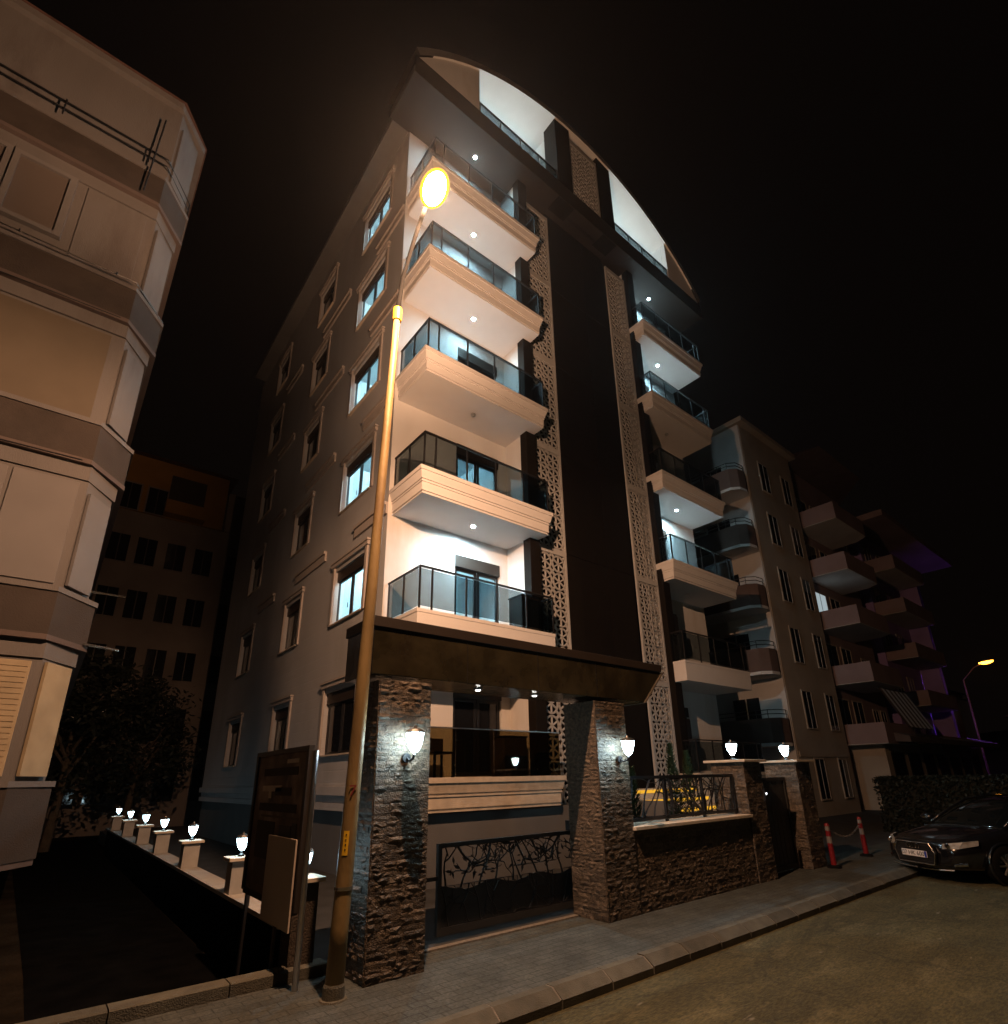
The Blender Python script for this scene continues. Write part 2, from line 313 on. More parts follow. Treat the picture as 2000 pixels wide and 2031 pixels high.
# ================================================================== STONE CLADDING
def stone_mesh(seed):
    r = random.Random(seed); nx, nz = 4, 3
    vs = []; fs = []
    for j in range(nz):
        for i in range(nx):
            e = (i in (0, nx-1)) or (j in (0, nz-1))
            vs.append((i/(nx-1)-0.5+(r.uniform(-.05, .05) if not i in (0, nx-1) else r.uniform(-.02, .02)), -(0.5 if e else 1.0)*r.uniform(0.3, 1.25), j/(nz-1)-0.5+(r.uniform(-.1, .1) if j not in (0, nz-1) else r.uniform(-.06, .06))))
    for j in range(nz-1):
        for i in range(nx-1):
            a = j*nx+i; fs.append((a, a+1, a+nx+1, a+nx))
    n = len(vs)
    ring = [i for i in range(nx)]+[j*nx+nx-1 for j in range(1, nz)]+[(nz-1)*nx+i for i in range(nx-2, -1, -1)]+[j*nx for j in range(nz-2, 0, -1)]
    for i in ring: vs.append((vs[i][0], 0.2, vs[i][2]))
    m = len(ring)
    for k in range(m): fs.append((ring[k], n+k, n+(k+1) % m, ring[(k+1) % m]))
    me = bpy.data.meshes.new('stone'); me.from_pydata(vs, [], fs); me.materials.append(MT['stone'])
    bm = bmesh.new(); bm.from_mesh(me); bmesh.ops.recalc_face_normals(bm, faces=bm.faces); bm.to_mesh(me); bm.free()
    return me
STONES = [stone_mesh(i) for i in range(14)]
def clad(parent, origin, face, width, height, hmin=0.040, hmax=0.062, wmin=0.08, wmax=0.22, depth=0.013):
    """face 'f': normal -Y, laid along +X; face 'l': normal -X, laid along +Y. Past 300 stones the rest join into one part"""
    z = 0; rot = 0 if face == 'f' else -math.pi/2
    base = ORG.get(parent.name, Vector((0, 0, 0))); rest = MB(); cnt = len(parent.children)
    while z < height-0.015:
        h = min(random.uniform(hmin, hmax), height-z)
        if height-z-h < 0.025: h = height-z
        u = 0
        while u < width-0.001:
            w = random.uniform(wmin, wmax)
            if width-u-w < 0.06: w = width-u
            me = random.choice(STONES)
            p = Vector((origin[0]+u+w/2, origin[1], origin[2]+z+h/2)) if face == 'f' else Vector((origin[0], origin[1]+u+w/2, origin[2]+z+h/2))
            sc = Vector((w*0.99*random.choice((1, -1)), depth*random.uniform(0.35, 1.35), h*0.99*random.choice((1, -1))))
            if cnt < 300:
                o = bpy.data.objects.new('stone', me); COL.objects.link(o); o.parent = parent
                o.location = p-base; o.rotation_euler = (0, 0, rot); o.scale = sc; cnt += 1
            else:
                Mx = Matrix.Translation(p) @ Matrix.Rotation(rot, 4, 'Z') @ Matrix.Diagonal((*sc, 1))
                rest.add([Mx @ v.co for v in me.vertices], [tuple(f_.vertices) for f_ in me.polygons])
            u += w
        z += h
    if rest.v: rest.build('stonework', 'stone', parent)['kind'] = 'stuff'
def pillar(x0, x1, y0, y1, h, label):
    t = thing('stone_pillar', label, 'pillar', ((x0+x1)/2, (y0+y1)/2, 0), 'gate pillars clad in split stone')
    B(x0, x1, y0, y1, -0.05, h).build('core', 'mortar', t)
    clad(t, (x0-0.015, y0, 0), 'f', x1-x0+0.03, h); clad(t, (x0, y0-0.015, 0), 'l', y1-y0+0.03, h)
    return t
pillar(2.55, 3.14, 5.22, 5.80, 2.70, 'tall split-stone gate pillar right beside the leaning street lamp pole')
pillar(5.76, 6.37, 5.22, 5.80, 2.70, 'tall split-stone gate pillar joining the railed stone wall')

# ------------------------------------------------------------------ canopy over the car gate
cp = thing('canopy', 'dark bronze box canopy spanning the two stone gate pillars', 'canopy', (4.6, 5.5, 2.7))
MB().prism([(2.44, 2.745), (6.84, 2.745), (7.34, 3.24), (2.44, 3.24)], 'y', 5.20, 5.88).build('fascia_box', mat('canopy_cladding', (0.030, 0.025, 0.014), 0.18, var=0.45, vscale=2.6, spec=0.6, bump=0.35, bscale=7, stain=(0.020, 0.016, 0.010), sscale=2.2, sdetail=4), cp, bevel=0.006)
MB().prism([(2.42, 3.243), (7.34, 3.243), (7.38, 3.36), (2.42, 3.36)], 'y', 5.185, 5.90).build('top_rim', 'fascia', cp, bevel=0.006)
for x0, x1 in ((2.44, 2.47),):
    pass
MB().prism([(6.845, 2.735), (6.885, 2.735), (7.40, 3.24), (7.36, 3.24)], 'y', 5.19, 5.90).build('edge_trim', 'oldpanel2', cp)
for x0 in (3.62, 4.72, 5.82):
    B(x0, x0+0.006, 5.196, 5.199, 2.75, 3.235).build('panel_joint', 'metal', cp)
for x0 in (3.96, 4.88):
    s_ = MB().lathe([(0.055, 0), (0.055, 0.012)], (x0, 5.46, 2.728), 16).build('spot_bezel', 'metal', cp)
    MB().lathe([(0.028, 0), (0.028, 0.004)], (x0, 5.46, 2.722), 16).build('spot_lens', 'spot', s_)

# ------------------------------------------------------------------ branch-pattern metalwork
def branch_tubes(mb, x0, x1, z0, z1, y, n, r, seed, down=False):
    R_ = random.Random(seed)
    def grow(p, a, l, w, d):
        pts = [p]
        for i in range(4):
            a += R_.uniform(-0.3, 0.3)
            q = (pts[-1][0]+math.cos(a)*l/4, y, pts[-1][2]+math.sin(a)*l/4)
            q = (min(max(q[0], x0), x1), y, min(max(q[2], z0), z1)); pts.append(q)
        if (Vector(pts[-1])-Vector(pts[0])).length > 0.03:
            ok = [pts[0]]
            for q in pts[1:]:
                if (Vector(q)-Vector(ok[-1])).length > 0.004: ok.append(q)
            if len(ok) > 1: mb.tube(ok, [w*(1-0.5*i/len(ok)) for i in range(len(ok))], 4)
        if d > 0:
            for s in (-1, 1):
                grow(pts[R_.choice((2, 3, 4))], a+s*R_.uniform(0.4, 0.9), l*0.7, w*0.7, d-1)
    for i in range(n):
        x = x0+(x1-x0)*(i+R_.uniform(0.2, 0.8))/n
        grow((x, y, z1 if down else z0), (-1 if down else 1)*math.pi/2+R_.uniform(-0.7, 0.7), (z1-z0)*R_.uniform(0.7, 1.2), r, 3)
gt = thing('sliding_gate', 'low dark metal sliding gate with cut-out branch pattern between the pillars', 'gate', (4.7, 5.95, 0))
f = MB()
for a in ((3.74, 6.30, 5.93, 5.98, 0.06, 0.14), (3.74, 6.30, 5.93, 5.98, 0.955, 1.0), (3.74, 3.79, 5.93, 5.98, 0.14, 0.955), (6.25, 6.30, 5.93, 5.98, 0.14, 0.955)): f.box(*a)
f.build('frame', 'gate', gt)
pts = [(3.79, 0.14), (6.25, 0.14), (6.25, 0.52)]
for i in range(19):
    x = 6.25-(i+0.5)*2.46/19; pts.append((x, 0.52+0.03*math.sin(i*1.1)))
pts.append((3.79, 0.56))
MB().prism(pts, 'y', 5.945, 5.953).build('lower_sheet', 'gate', gt)
bmx = MB(); branch_tubes(bmx, 3.79, 6.25, 0.5, 0.955, 5.955, 11, 0.016, 3); branch_tubes(bmx, 3.79, 6.25, 0.66, 0.955, 5.955, 6, 0.020, 5, True)
bmx.build('branch_pattern', 'gate', gt)
rl_ = MB(); branch_tubes(rl_, 3.8, 6.24, 0.15, 0.55, 5.942, 8, 0.010, 21); branch_tubes(rl_, 3.8, 6.24, 0.15, 0.55, 5.942, 5, 0.012, 22, True); rl_.build('branch_relief', 'metal', gt)
lw = MB()
R_ = random.Random(4)
for i in range(60):
    x = R_.uniform(3.85, 6.2); z = R_.uniform(0.60, 0.93); a = R_.uniform(0, 6.28); l = R_.uniform(0.03, 0.06)
    d = Vector((math.cos(a), 0, math.sin(a)))*l; n_ = Vector((-math.sin(a), 0, math.cos(a)))*l*0.35; c = Vector((x, 5.952, z))
    lw.prism([((c-d).x, (c-d).z), ((c+n_).x, (c+n_).z), ((c+d).x, (c+d).z), ((c-n_).x, (c-n_).z)], 'y', 5.947, 5.953)
lf = lw.build('leaf_cutouts', 'gate', gt); lf['kind'] = 'stuff'
B(5.86, 6.02, 5.90, 6.0, 1.003, 1.13).build('motor_bracket', 'metal', gt)
B(3.30, 3.735, 5.94, 5.97, 0.62, 0.66).build('latch', 'metal', gt)
tag(B(3.16, 5.75, 5.72, 5.80, -0.01, 0.016).build('threshold', 'joint'), kind='structure')

# ------------------------------------------------------------------ stone boundary wall right of the gate
bw = thing('boundary_wall', 'low split-stone street wall with pale sill between pillar and door posts', 'wall', (7.9, 5.4, 0))
B(6.375, 9.44, 5.24, 5.62, -0.05, 1.0).build('core', 'mortar', bw)
clad(bw, (6.39, 5.24, 0), 'f', 3.04, 1.0, 0.045, 0.070, 0.09, 0.24)
B(6.36, 9.44, 5.16, 5.68, 1.003, 1.05).build('sill', 'coping', bw, bevel=0.006)
fp = thing('railing_panel', 'dark metal railing with branch pattern standing on the stone wall', 'railing', (7.9, 5.42, 1.05))
f = MB()
for a in ((6.42, 9.40, 5.40, 5.44, 1.09, 1.13), (6.42, 9.40, 5.40, 5.44, 1.66, 1.70), (6.42, 6.46, 5.40, 5.44, 1.053, 1.66), (9.36, 9.40, 5.40, 5.44, 1.053, 1.66), (7.4, 7.44, 5.40, 5.44, 1.053, 1.66), (8.4, 8.44, 5.40, 5.44, 1.053, 1.66)): f.box(*a)
f.build('frame', 'metal', fp)
bmx = MB(); branch_tubes(bmx, 6.46, 9.36, 1.13, 1.66, 5.42, 11, 0.017, 11); branch_tubes(bmx, 6.46, 9.36, 1.13, 1.66, 5.42, 7, 0.02, 12, True)
bmx.build('branch_pattern', 'metal', fp)
def door_post(x0, x1, label):
    t = thing('door_post', label, 'post', ((x0+x1)/2, 5.5, 0), 'stone posts of the pedestrian door')
    B(x0, x1, 5.22, 5.84, -0.05, 1.89).build('core', 'mortar', t)
    clad(t, (x0, 5.22, 0), 'f', x1-x0, 1.89, 0.045, 0.070, 0.09, 0.24); clad(t, (x0, 5.22, 0), 'l', 0.62, 1.89, 0.045, 0.070, 0.09, 0.24)
    B(x0-0.09, x1+0.09, 5.13, 5.93, 1.893, 1.935).build('cap', 'coping', t, bevel=0.006)
door_post(9.46, 10.05, 'stone post with pale cap at the end of the railed wall')
door_post(11.42, 12.02, 'stone post with pale cap beyond the dark pedestrian door')
pd = thing('pedestrian_door', 'tall dark metal pedestrian door between two stone posts', 'door', (10.7, 5.5, 0))
f = MB()
for a in ((10.06, 10.12, 5.46, 5.52, 0.0, 1.62), (11.34, 11.40, 5.46, 5.52, 0.0, 1.62), (10.12, 11.34, 5.46, 5.52, 1.56, 1.62), (10.12, 11.34, 5.46, 5.52, 0.02, 0.10)): f.box(*a)
f.build('frame', 'gate', pd)
for i in range(8): B(10.13+i*0.151, 10.13+i*0.151+0.143, 5.48, 5.50, 0.10, 1.56).build('slat', 'gate', pd)
MB().tube([(10.25, 5.44, 0.75), (10.25, 5.42, 0.9), (10.25, 5.44, 1.05)], 0.012, 8).build('handle', 'aluminium', pd)
ic = thing('intercom', 'small intercom with white light on the stone post', 'intercom', (10.02, 5.18, 1.3))
B(9.93, 10.03, 5.15, 5.185, 1.24, 1.44).build('casing', 'metal', ic); MB().lathe([(0.018, 0), (0.018, -0.006)], (9.98, 5.15, 1.36), 12, 'y').build('light', emit('intercom_glow', (0.9, 0.95, 1), 4), ic)

# ------------------------------------------------------------------ lanterns
def lantern(loc, label, group, wall=False, s=1.0):
    t = thing('lantern', label, 'lamp', loc, group)
    x, y, z = loc
    if wall:
        wy = y; y = wy-0.17
        MB().lathe([(0.05, 0), (0.045, -0.025)], (x, wy, z-0.14), 14, 'y').build('wall_plate', 'metal', t)
        MB().tube([(x, wy-0.02, z-0.14), (x, wy-0.08, z-0.17), (x, wy-0.15, z-0.15), (x, y, z-0.11)], 0.013, 8).build('arm', 'metal', t)
        zb = z-0.09
    else:
        MB().lathe([(0.055*s, 0), (0.05*s, 0.02), (0.018*s, 0.04), (0.018*s, 0.07), (0.035*s, 0.085)], (x, y, z), 14).build('base', 'metal', t); zb = z+0.085*s
    h = 0.19*s
    MB().lathe([(0.03*s, 0), (0.052*s, 0.03*s), (0.075*s, 0.09*s), (0.088*s, 0.15*s), (0.092*s, h)], (x, y, zb), 18).build('shade', 'lantern' if z > 1.5 else 'lanternlow', t, smooth=True)
    MB().lathe([(0.104*s, h+0.002), (0.104*s, h+0.014), (0.08*s, h+0.035), (0.02*s, h+0.05), (0.012*s, h+0.075)], (x, y, zb), 18).build('cap', 'aluminium', t, smooth=False)
    if True:
        for k in range(6):
            a = math.pi/6+k*math.pi/3
            MB().tube([(x+math.cos(a)*r_*s, y+math.sin(a)*r_*s, zb+h_*s) for r_, h_ in ((0.032, 0), (0.055, 0.03), (0.078, 0.09), (0.091, 0.15), (0.095, 0.19))], 0.006, 5).build('rib', 'metal', t)
    return t
lantern((2.86, 5.19, 2.06), 'lit wall lantern on the stone pillar next to the street lamp pole', 'wall lanterns on the gate pillars', True, 0.95)
lantern((6.16, 5.19, 2.06), 'lit wall lantern on the stone pillar beside the railed wall', 'wall lanterns on the gate pillars', True, 0.95)
lantern((9.70, 5.52, 1.936), 'lit lantern on the post cap at the end of the railed wall', 'lanterns on the door posts', s=1.0)
lantern((11.72, 5.52, 1.936), 'lit lantern on the post cap beyond the pedestrian door', 'lanterns on the door posts', s=1.0)

# ------------------------------------------------------------------ low side wall with lantern posts
sw = thing('side_wall', 'low white wall with pale coping running back along the building', 'wall', (2.25, 15, 0))
B(2.14, 2.30, 6.16, 24.0, -0.45, 0.36).build('wall_body', 'ramp', sw)
y = 6.15
while y < 23.8:
    B(2.08, 2.36, y+0.004, min(y+1.2, 24.0)-0.004, 0.363, 0.41).build('coping_slab', 'postwhite', sw); y += 1.2
FY = [6.0, 8.25, 11.3, 14.1, 16.7, 19.6, 22.6]
names = ['nearest to the street lamp pole', 'second from the street, beside the notice board', 'third from the street', 'fourth from the street', 'fifth from the street', 'sixth from the street', 'farthest back']
for i, y in enumerate(FY):
    t = thing('wall_post', 'small pale capped post of the side wall, '+names[i], 'post', (2.22, y, 0.4), 'posts along the low side wall')
    B(2.10, 2.34, y-0.12, y+0.12, 0.412 if i else -0.3, 0.78).build('shaft', 'postwhite' if i else 'mortar', t)
    B(2.05, 2.39, y-0.17, y+0.17, 0.783, 0.825).build('cap', 'coping', t, bevel=0.006)
    lantern((2.22, y, 0.826), 'lit post lantern on the low side wall, '+names[i], 'lanterns along the low side wall', s=0.78)

# ------------------------------------------------------------------ notice board
nb = thing('notice_board', 'dark faded notice board on two metal posts at the side wall', 'sign', (2.05, 6.4, -0.3))
B(2.02, 2.045, 5.62, 7.20, 0.62, 2.0).build('panel', 'boardprint', nb)
f = MB()
for a in ((2.0, 2.055, 5.55, 5.62, 0.60, 2.05), (2.0, 2.055, 7.20, 7.27, 0.60, 2.05), (2.0, 2.055, 5.62, 7.20, 2.0, 2.05), (2.0, 2.055, 5.62, 7.20, 0.57, 0.62)): f.box(*a)
f.build('frame', 'fascia', nb)
for y in (5.55, 7.24): MB().tube([(2.07, y, -0.35), (2.07, y, 2.0)], 0.028, 10).build('post', 'aluminium' if y < 6 else 'metal', nb)
R_ = random.Random(9)
for (y0, y1, z0, z1, mname) in ((5.85, 6.95, 1.78, 1.86, 'oldband'), (5.8, 7.0, 1.42, 1.50, 'oldband'), (6.0, 6.5, 1.58, 1.66, 'oldband'), (5.72, 6.9, 1.36, 1.38, 'oldpanel2'), (5.9, 6.25, 0.85, 1.3, 'shutter'), (6.4, 7.0, 0.95, 1.32, 'oldband'), (5.75, 5.88, 0.8, 1.33, 'shutter'), (6.5, 6.9, 0.70, 0.88, 'oldpanel2'), (5.8, 6.4, 0.66, 0.78, 'coping'), (6.3, 6.95, 1.62, 1.68, 'coping'), (5.85, 6.2, 1.90, 1.94, 'coping'), (6.62, 6.72, 1.55, 1.62, 'coping')):
    B(2.014, 2.019, y0, y1, z0, z1).build('print_block', mname, nb)
B(1.975, 1.99, 5.60, 6.42, 0.44, 1.20).build('white_placard', 'placard', nb)
B(1.99, 2.01, 6.0, 6.05, -0.3, 0.9).build('placard_stake', 'bark', nb)

# ================================================================== MAIN STREET LAMP
sl = thing('street_lamp', 'tall pole street lamp with blazing orange head before the building', 'street lamp', (2.24, 5.12, 0))
ptop = Vector((2.39, 5.0, 7.24)); pb = Vector((2.24, 5.13, 0))
N_ = 14; path = [pb.lerp(ptop, i/N_) for i in range(N_+1)]
MB().tube(path, [0.078-0.04*i/N_ for i in range(N_+1)], 18).build('pole', 'pole', sl, smooth=True)
MB().lathe([(0.115, 0), (0.11, 0.012), (0.092, 0.016), (0.088, 0.10), (0.08, 0.12)], (2.24, 5.13, 0.0), 18).build('base_plate', 'kerb', sl)
c1 = pb.lerp(ptop, 0.112)
MB().tube([c1, c1+Vector((0, 0, 0.03))], 0.08, 18).build('band', 'steel', sl)
MB().tube([ptop-Vector((0, 0, .12)), ptop+Vector((0, 0, .06))], 0.055, 14).build('collar', 'sticker', sl)
hd = Vector((2.17, 3.8, 7.89))
arm = [ptop, ptop+Vector((0.005, -0.02, 0.18)), ptop+Vector((-0.03, -0.16, 0.42)), Vector((2.28, 4.42, 7.86)), Vector((2.21, 4.04, 7.96))]
MB().tube(arm, [0.034, 0.03, 0.026, 0.024, 0.024], 10).build('arm', 'tyre', sl, smooth=True)
def ellip(c, ax, rx, ry, rz, t0, t1, nu=20, nv=10):
    """part of an ellipsoid; ax=long axis dir (horizontal), t from -1..1 in z"""
    ax = ax.normalized(); sd = ax.cross(Vector((0, 0, 1))).normalized(); upv = sd.cross(ax)
    mb = MB(); vs = []; fs = []
    for j in range(nv+1):
        ph = t0+(t1-t0)*j/nv
        for i in range(nu):
            a = 2*math.pi*i/nu
            vs.append(c+ax*(rx*math.cos(a)*math.cos(ph))+sd*(ry*math.sin(a)*math.cos(ph))+upv*(rz*math.sin(ph)))
    for j in range(nv):
        for i in range(nu): fs.append((j*nu+i, j*nu+(i+1) % nu, (j+1)*nu+(i+1) % nu, (j+1)*nu+i))
    fs.append(tuple(range(nu))); fs.append(tuple(nv*nu+i for i in range(nu)))
    return mb.add(vs, fs)
dirn = Vector((-0.2, -1, 0.12))
ellip(hd, dirn, 0.185, 0.12, 0.10, -1.4, 1.4).build('lens', 'lens', sl, smooth=True)
_ax = dirn.normalized(); _sd = _ax.cross(Vector((0, 0, 1))).normalized()
MB().tube([hd+_ax*(0.205*math.cos(2*math.pi*k/28))+_sd*(0.14*math.sin(2*math.pi*k/28)) for k in range(29)], 0.016, 8).build('lens_rim', emit('amber_rim_glow', (1.0, 0.42, 0.02), 2.2), sl, smooth=True)
MB().tube([Vector((2.195, 3.98, 7.94)), Vector((2.22, 4.08, 7.965))], [0.034, 0.028], 14).build('neck', 'sticker', sl, smooth=True)
ld = bpy.data.lights.new('street_lamp_bulb', 'POINT'); ld.energy = LAMP_W; ld.color = (1.0, 0.54, 0.30); ld.shadow_soft_size = 0.04
lo = bpy.data.objects.new('street_lamp_bulb', ld); COL.objects.link(lo); lo.parent = sl; lo.location = hd+Vector((0, -0.05, -0.065))-Vector((2.24, 5.12, 0))
# sticker and painted number on the pole
q = pb.lerp(ptop, 1.19/7.24); dirc = Vector((-q.x, -q.y, 0)).normalized(); side = Vector((-dirc.y, dirc.x, 0))
def pole_patch(z0, z1, half, m, name, off=0.0):
    mb = MB(); vs = []; n = 6
    for z in (z0, z1):
        c = pb.lerp(ptop, z/7.24); r = 0.078-0.04*z/7.24+0.002+off
        for i in range(n+1):
            a = -half+2*half*i/n-0.25; d = dirc*math.cos(a)+side*math.sin(a); vs.append(c+d*r)
    mb.add(vs, [(i, i+1, n+2+i, n+1+i) for i in range(n)]); return mb.build(name, m, sl)
st = pole_patch(1.09, 1.29, 0.34, 'sticker', 'warning_sticker')
for z in (1.13, 1.17, 1.21, 1.25):
    pole_patch(z, z+0.014, 0.07, 'blackprint', 'print_mark', 0.002)
def to_mesh(o):
    me = bpy.data.meshes.new_from_object(o.evaluated_get(bpy.context.evaluated_depsgraph_get()))
    n = o.name; bpy.data.objects.remove(o); r = bpy.data.objects.new(n, me); COL.objects.link(r); return r
def glyph(txt, c, right, upv, size, m, name, parent):
    cu = bpy.data.curves.new(name, 'FONT'); cu.body = txt; cu.size = size; cu.extrude = 0.0008; cu.align_x = 'CENTER'; cu.align_y = 'CENTER'
    cu.materials.append(MT[m]); o = bpy.data.objects.new(name, cu); COL.objects.link(o)
    o = to_mesh(o)
    nrm = right.cross(upv); o.matrix_world = Matrix((right, upv, nrm)).transposed().to_4x4()
    o.location = c
    return o
c = pb.lerp(ptop, 1.62/7.24)
g = glyph('7', c+dirc*0.0735, -side if side.cross(Vector((0, 0, 1))).dot(dirc) < 0 else side, Vector((0, 0, 1)), 0.14, 'redpaint', 'painted_number', sl)
g.parent = sl; g.location = Vector(g.location)-Vector((2.24, 5.12, 0))

# ================================================================== MAIN APARTMENT BUILDING
AB = thing('apartment_building', 'new white apartment block with arched roof and lit balconies behind stone gate', 'building', (10.86, 16, 0))
XL, XR, YB, YF, YE = 4.79, 16.93, 8.54, 9.92, 24.0
XC = (XL+XR)/2
FL = [1.74+3.0*i for i in range(7)]          # floor levels, FL[6] = terrace under the arch
def floors_z(i): return FL[i]
# ---- left side wall with window openings
WIN = []   # (y0,y1,floor,kind)
for i in range(6):
    WIN.append((10.88, 12.60, i, 'near')); WIN.append((14.98, 16.32, i, 'mid')); WIN.append((19.68, 21.02, i, 'far'))
holes = [(a, b, FL[i]+0.53, FL[i]+1.90) for a, b, i, k in WIN]
mb = MB(); wall_holes(mb, 'x', XL, YF, YE, 1.16, 19.6, holes, 0.13)
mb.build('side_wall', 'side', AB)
for (y0, y1, i, kd) in WIN:
    z0, z1 = FL[i]+0.53, FL[i]+1.90
    # moulded surround
    f = MB()
    f.box(XL-0.045, XL-0.002, y0-0.11, y0-0.003, z0-0.02, z1+0.10); f.box(XL-0.045, XL-0.002, y1+0.003, y1+0.11, z0-0.02, z1+0.10)
    f.box(XL-0.065, XL-0.002, y0-0.16, y1+0.16, z1+0.104, z1+0.20); f.box(XL-0.09, XL-0.002, y0-0.19, y1+0.19, z1+0.202, z1+0.245)
    w = f.build('window', 'sidetrim', AB)
    B(XL-0.06, XL+0.10, y0+0.004, y1-0.004, z0-0.035, z0-0.004).build('sill', 'coping', w)
    sb = z1-0.26
    B(XL+0.05, XL+0.125, y0+0.004, y1-0.004, sb, z1-0.004).build('shutter_box', 'shutter', w)
    lit = kd == 'near' and i in (1, 2, 3, 4, 5)
    ym = (y0+y1)/2
    for a, b in ((y0+0.03, ym-0.012), (ym+0.012, y1-0.05)):
        s = MB(); s.box(XL+0.085, XL+0.12, a, a+0.05, z0+0.01, sb-0.004); s.box(XL+0.085, XL+0.12, b-0.05, b, z0+0.01, sb-0.004)
        s.box(XL+0.085, XL+0.12, a+0.05, b-0.05, z0+0.01, z0+0.06); s.box(XL+0.085, XL+0.12, a+0.05, b-0.05, sb-0.054, sb-0.004)
        s_ = s.build('sash', 'metal', w)
        B(XL+0.10, XL+0.104, a+0.05, b-0.05, z0+0.06, sb-0.054).build('pane', 'pane' if lit or kd == 'mid' else 'dpane', w)
    if lit: B(XL+0.135, XL+0.14, ym+0.3, ym+0.33, z0+0.35, z0+0.47).build('handle', 'metal', w)
    if kd == 'mid':
        B(XL+0.20, XL+0.26, y0+0.55, y0+0.82, z0-0.05, z1).build('curtain', 'curtain', w)
        B(XL+0.40, XL+0.42, y0-0.2, y1+0.2, z0-0.3, z1+0.1).build('unlit_room_sheet', 'dpane', w)  # dark sheet stands in for the darkness of the unlit room
# lit rooms on the near column: floor, ceiling, far walls and one ceiling lamp each
for i in (1, 2, 3, 4, 5):
    z0, z1 = FL[i]+0.02, FL[i]+2.42
    r = MB()
    r.quad((XL+0.01, YF+0.01, z0), (8.0, YF+0.01, z0), (8.0, 13.3, z0), (XL+0.01, 13.3, z0)); r.quad((XL+0.01, YF+0.01, z1), (8.0, YF+0.01, z1), (8.0, 13.3, z1), (XL+0.01, 13.3, z1))
    r.quad((8.0, YF+0.01, z0), (8.0, 13.3, z0), (8.0, 13.3, z1), (8.0, YF+0.01, z1)); r.quad((XL+0.01, 13.3, z0), (8.0, 13.3, z0), (8.0, 13.3, z1), (XL+0.01, 13.3, z1))
    rm = r.build('room', 'roomw', AB)
    B(7.94, 7.995, 11.0, 11.9, z0, z0+2.0).build('inner_door', 'awhite', rm)
    for (lx, ly) in ((6.0, 11.3), (6.7, 12.5)) if i > 1 else ((5.75, 12.2),):
        MB().lathe([(0.03, 0), (0.07, -0.03), (0.085, -0.07), (0.05, -0.11)], (lx, ly, z1), 14).build('room_lamp', 'roomlamp', rm, smooth=True)
# string courses along the side wall
for i in range(2, 6):
    for (a, b) in ((YF+0.003, 11.55), (13.35, 15.6), (17.6, 19.3)):
        f = MB(); f.box(XL-0.05, XL-0.002, a, b, FL[i]-0.56, FL[i]-0.36); f.box(XL-0.09, XL-0.002, a, b, FL[i]-0.357, FL[i]-0.28)
        f.build('string_course', 'sidetrim', AB)
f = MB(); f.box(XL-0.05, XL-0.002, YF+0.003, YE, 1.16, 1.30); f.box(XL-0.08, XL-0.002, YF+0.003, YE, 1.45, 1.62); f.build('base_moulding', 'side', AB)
B(XL+0.06, XR-0.06, 8.78, YE-0.05, -0.02, 1.157).build('plinth', 'plinth', AB)
# ---- front loggia walls
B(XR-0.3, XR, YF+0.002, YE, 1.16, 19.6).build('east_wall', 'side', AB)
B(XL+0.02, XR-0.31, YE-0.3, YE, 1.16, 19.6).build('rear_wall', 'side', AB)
DX0, DX1 = 6.54, 7.84
for sd in (0, 1):
    hl = []
    for i in range(6):
        a, b = (DX0, DX1) if sd == 0 else (2*XC-DX1, 2*XC-DX0)
        hl.append((a, b, FL[i]+0.02, FL[i]+1.92))
    x0, x1 = (XL, 8.11) if sd == 0 else (2*XC-8.11, XR)
    wall_holes(MB(), 'y', YF, x0, x1, 1.16, 19.45, hl, 0.12).build('loggia_wall', 'stucco', AB)
    for (a, b, z0, z1), i in zip(hl, range(6)):
        d = B(a+0.004, b-0.004, YF-0.03, YF+0.11, z1-0.29, z1-0.004).build('balcony_door', 'shutter', AB)
        lit = sd == 0 and i in (1, 2)
        if sd == 0 and i in (3, 4, 5):
            for k in range(9): B(a+0.01, b-0.01, YF+0.05, YF+0.065, z0+k*0.178, z0+k*0.178+0.172).build('shutter_slat', 'shutter', d)
        else:
            xm = (a+b)/2
            for p, q_ in ((a+0.01, xm-0.01), (xm+0.01, b-0.01)):
                s = MB(); s.box(p, p+0.07, YF+0.05, YF+0.10, z0, z1-0.295); s.box(q_-0.07, q_, YF+0.05, YF+0.10, z0, z1-0.295)
                s.box(p+0.07, q_-0.07, YF+0.05, YF+0.10, z0, z0+0.09); s.box(p+0.07, q_-0.07, YF+0.05, YF+0.10, z1-0.36, z1-0.295); s.build('sash', 'metal', d)
                B(p+0.07, q_-0.07, YF+0.07, YF+0.075, z0+0.09, z1-0.36).build('pane', 'pane' if lit else 'dpane', d)
    # return wall and dark column beside the lattice
    r0, r1 = (8.11, 8.40) if sd == 0 else (2*XC-8.40, 2*XC-8.11)
    B(r0, r1, 9.255, YF+0.10, 1.16, 19.44).build('return_wall', 'stucco', AB)
    c0, c1_ = (8.07, 8.40) if sd == 0 else (2*XC-8.40, 2*XC-8.07)
    B(c0, c1_, 9.0, 9.25, 1.16, 19.44).build('column', 'brown', AB, bevel=0.01)

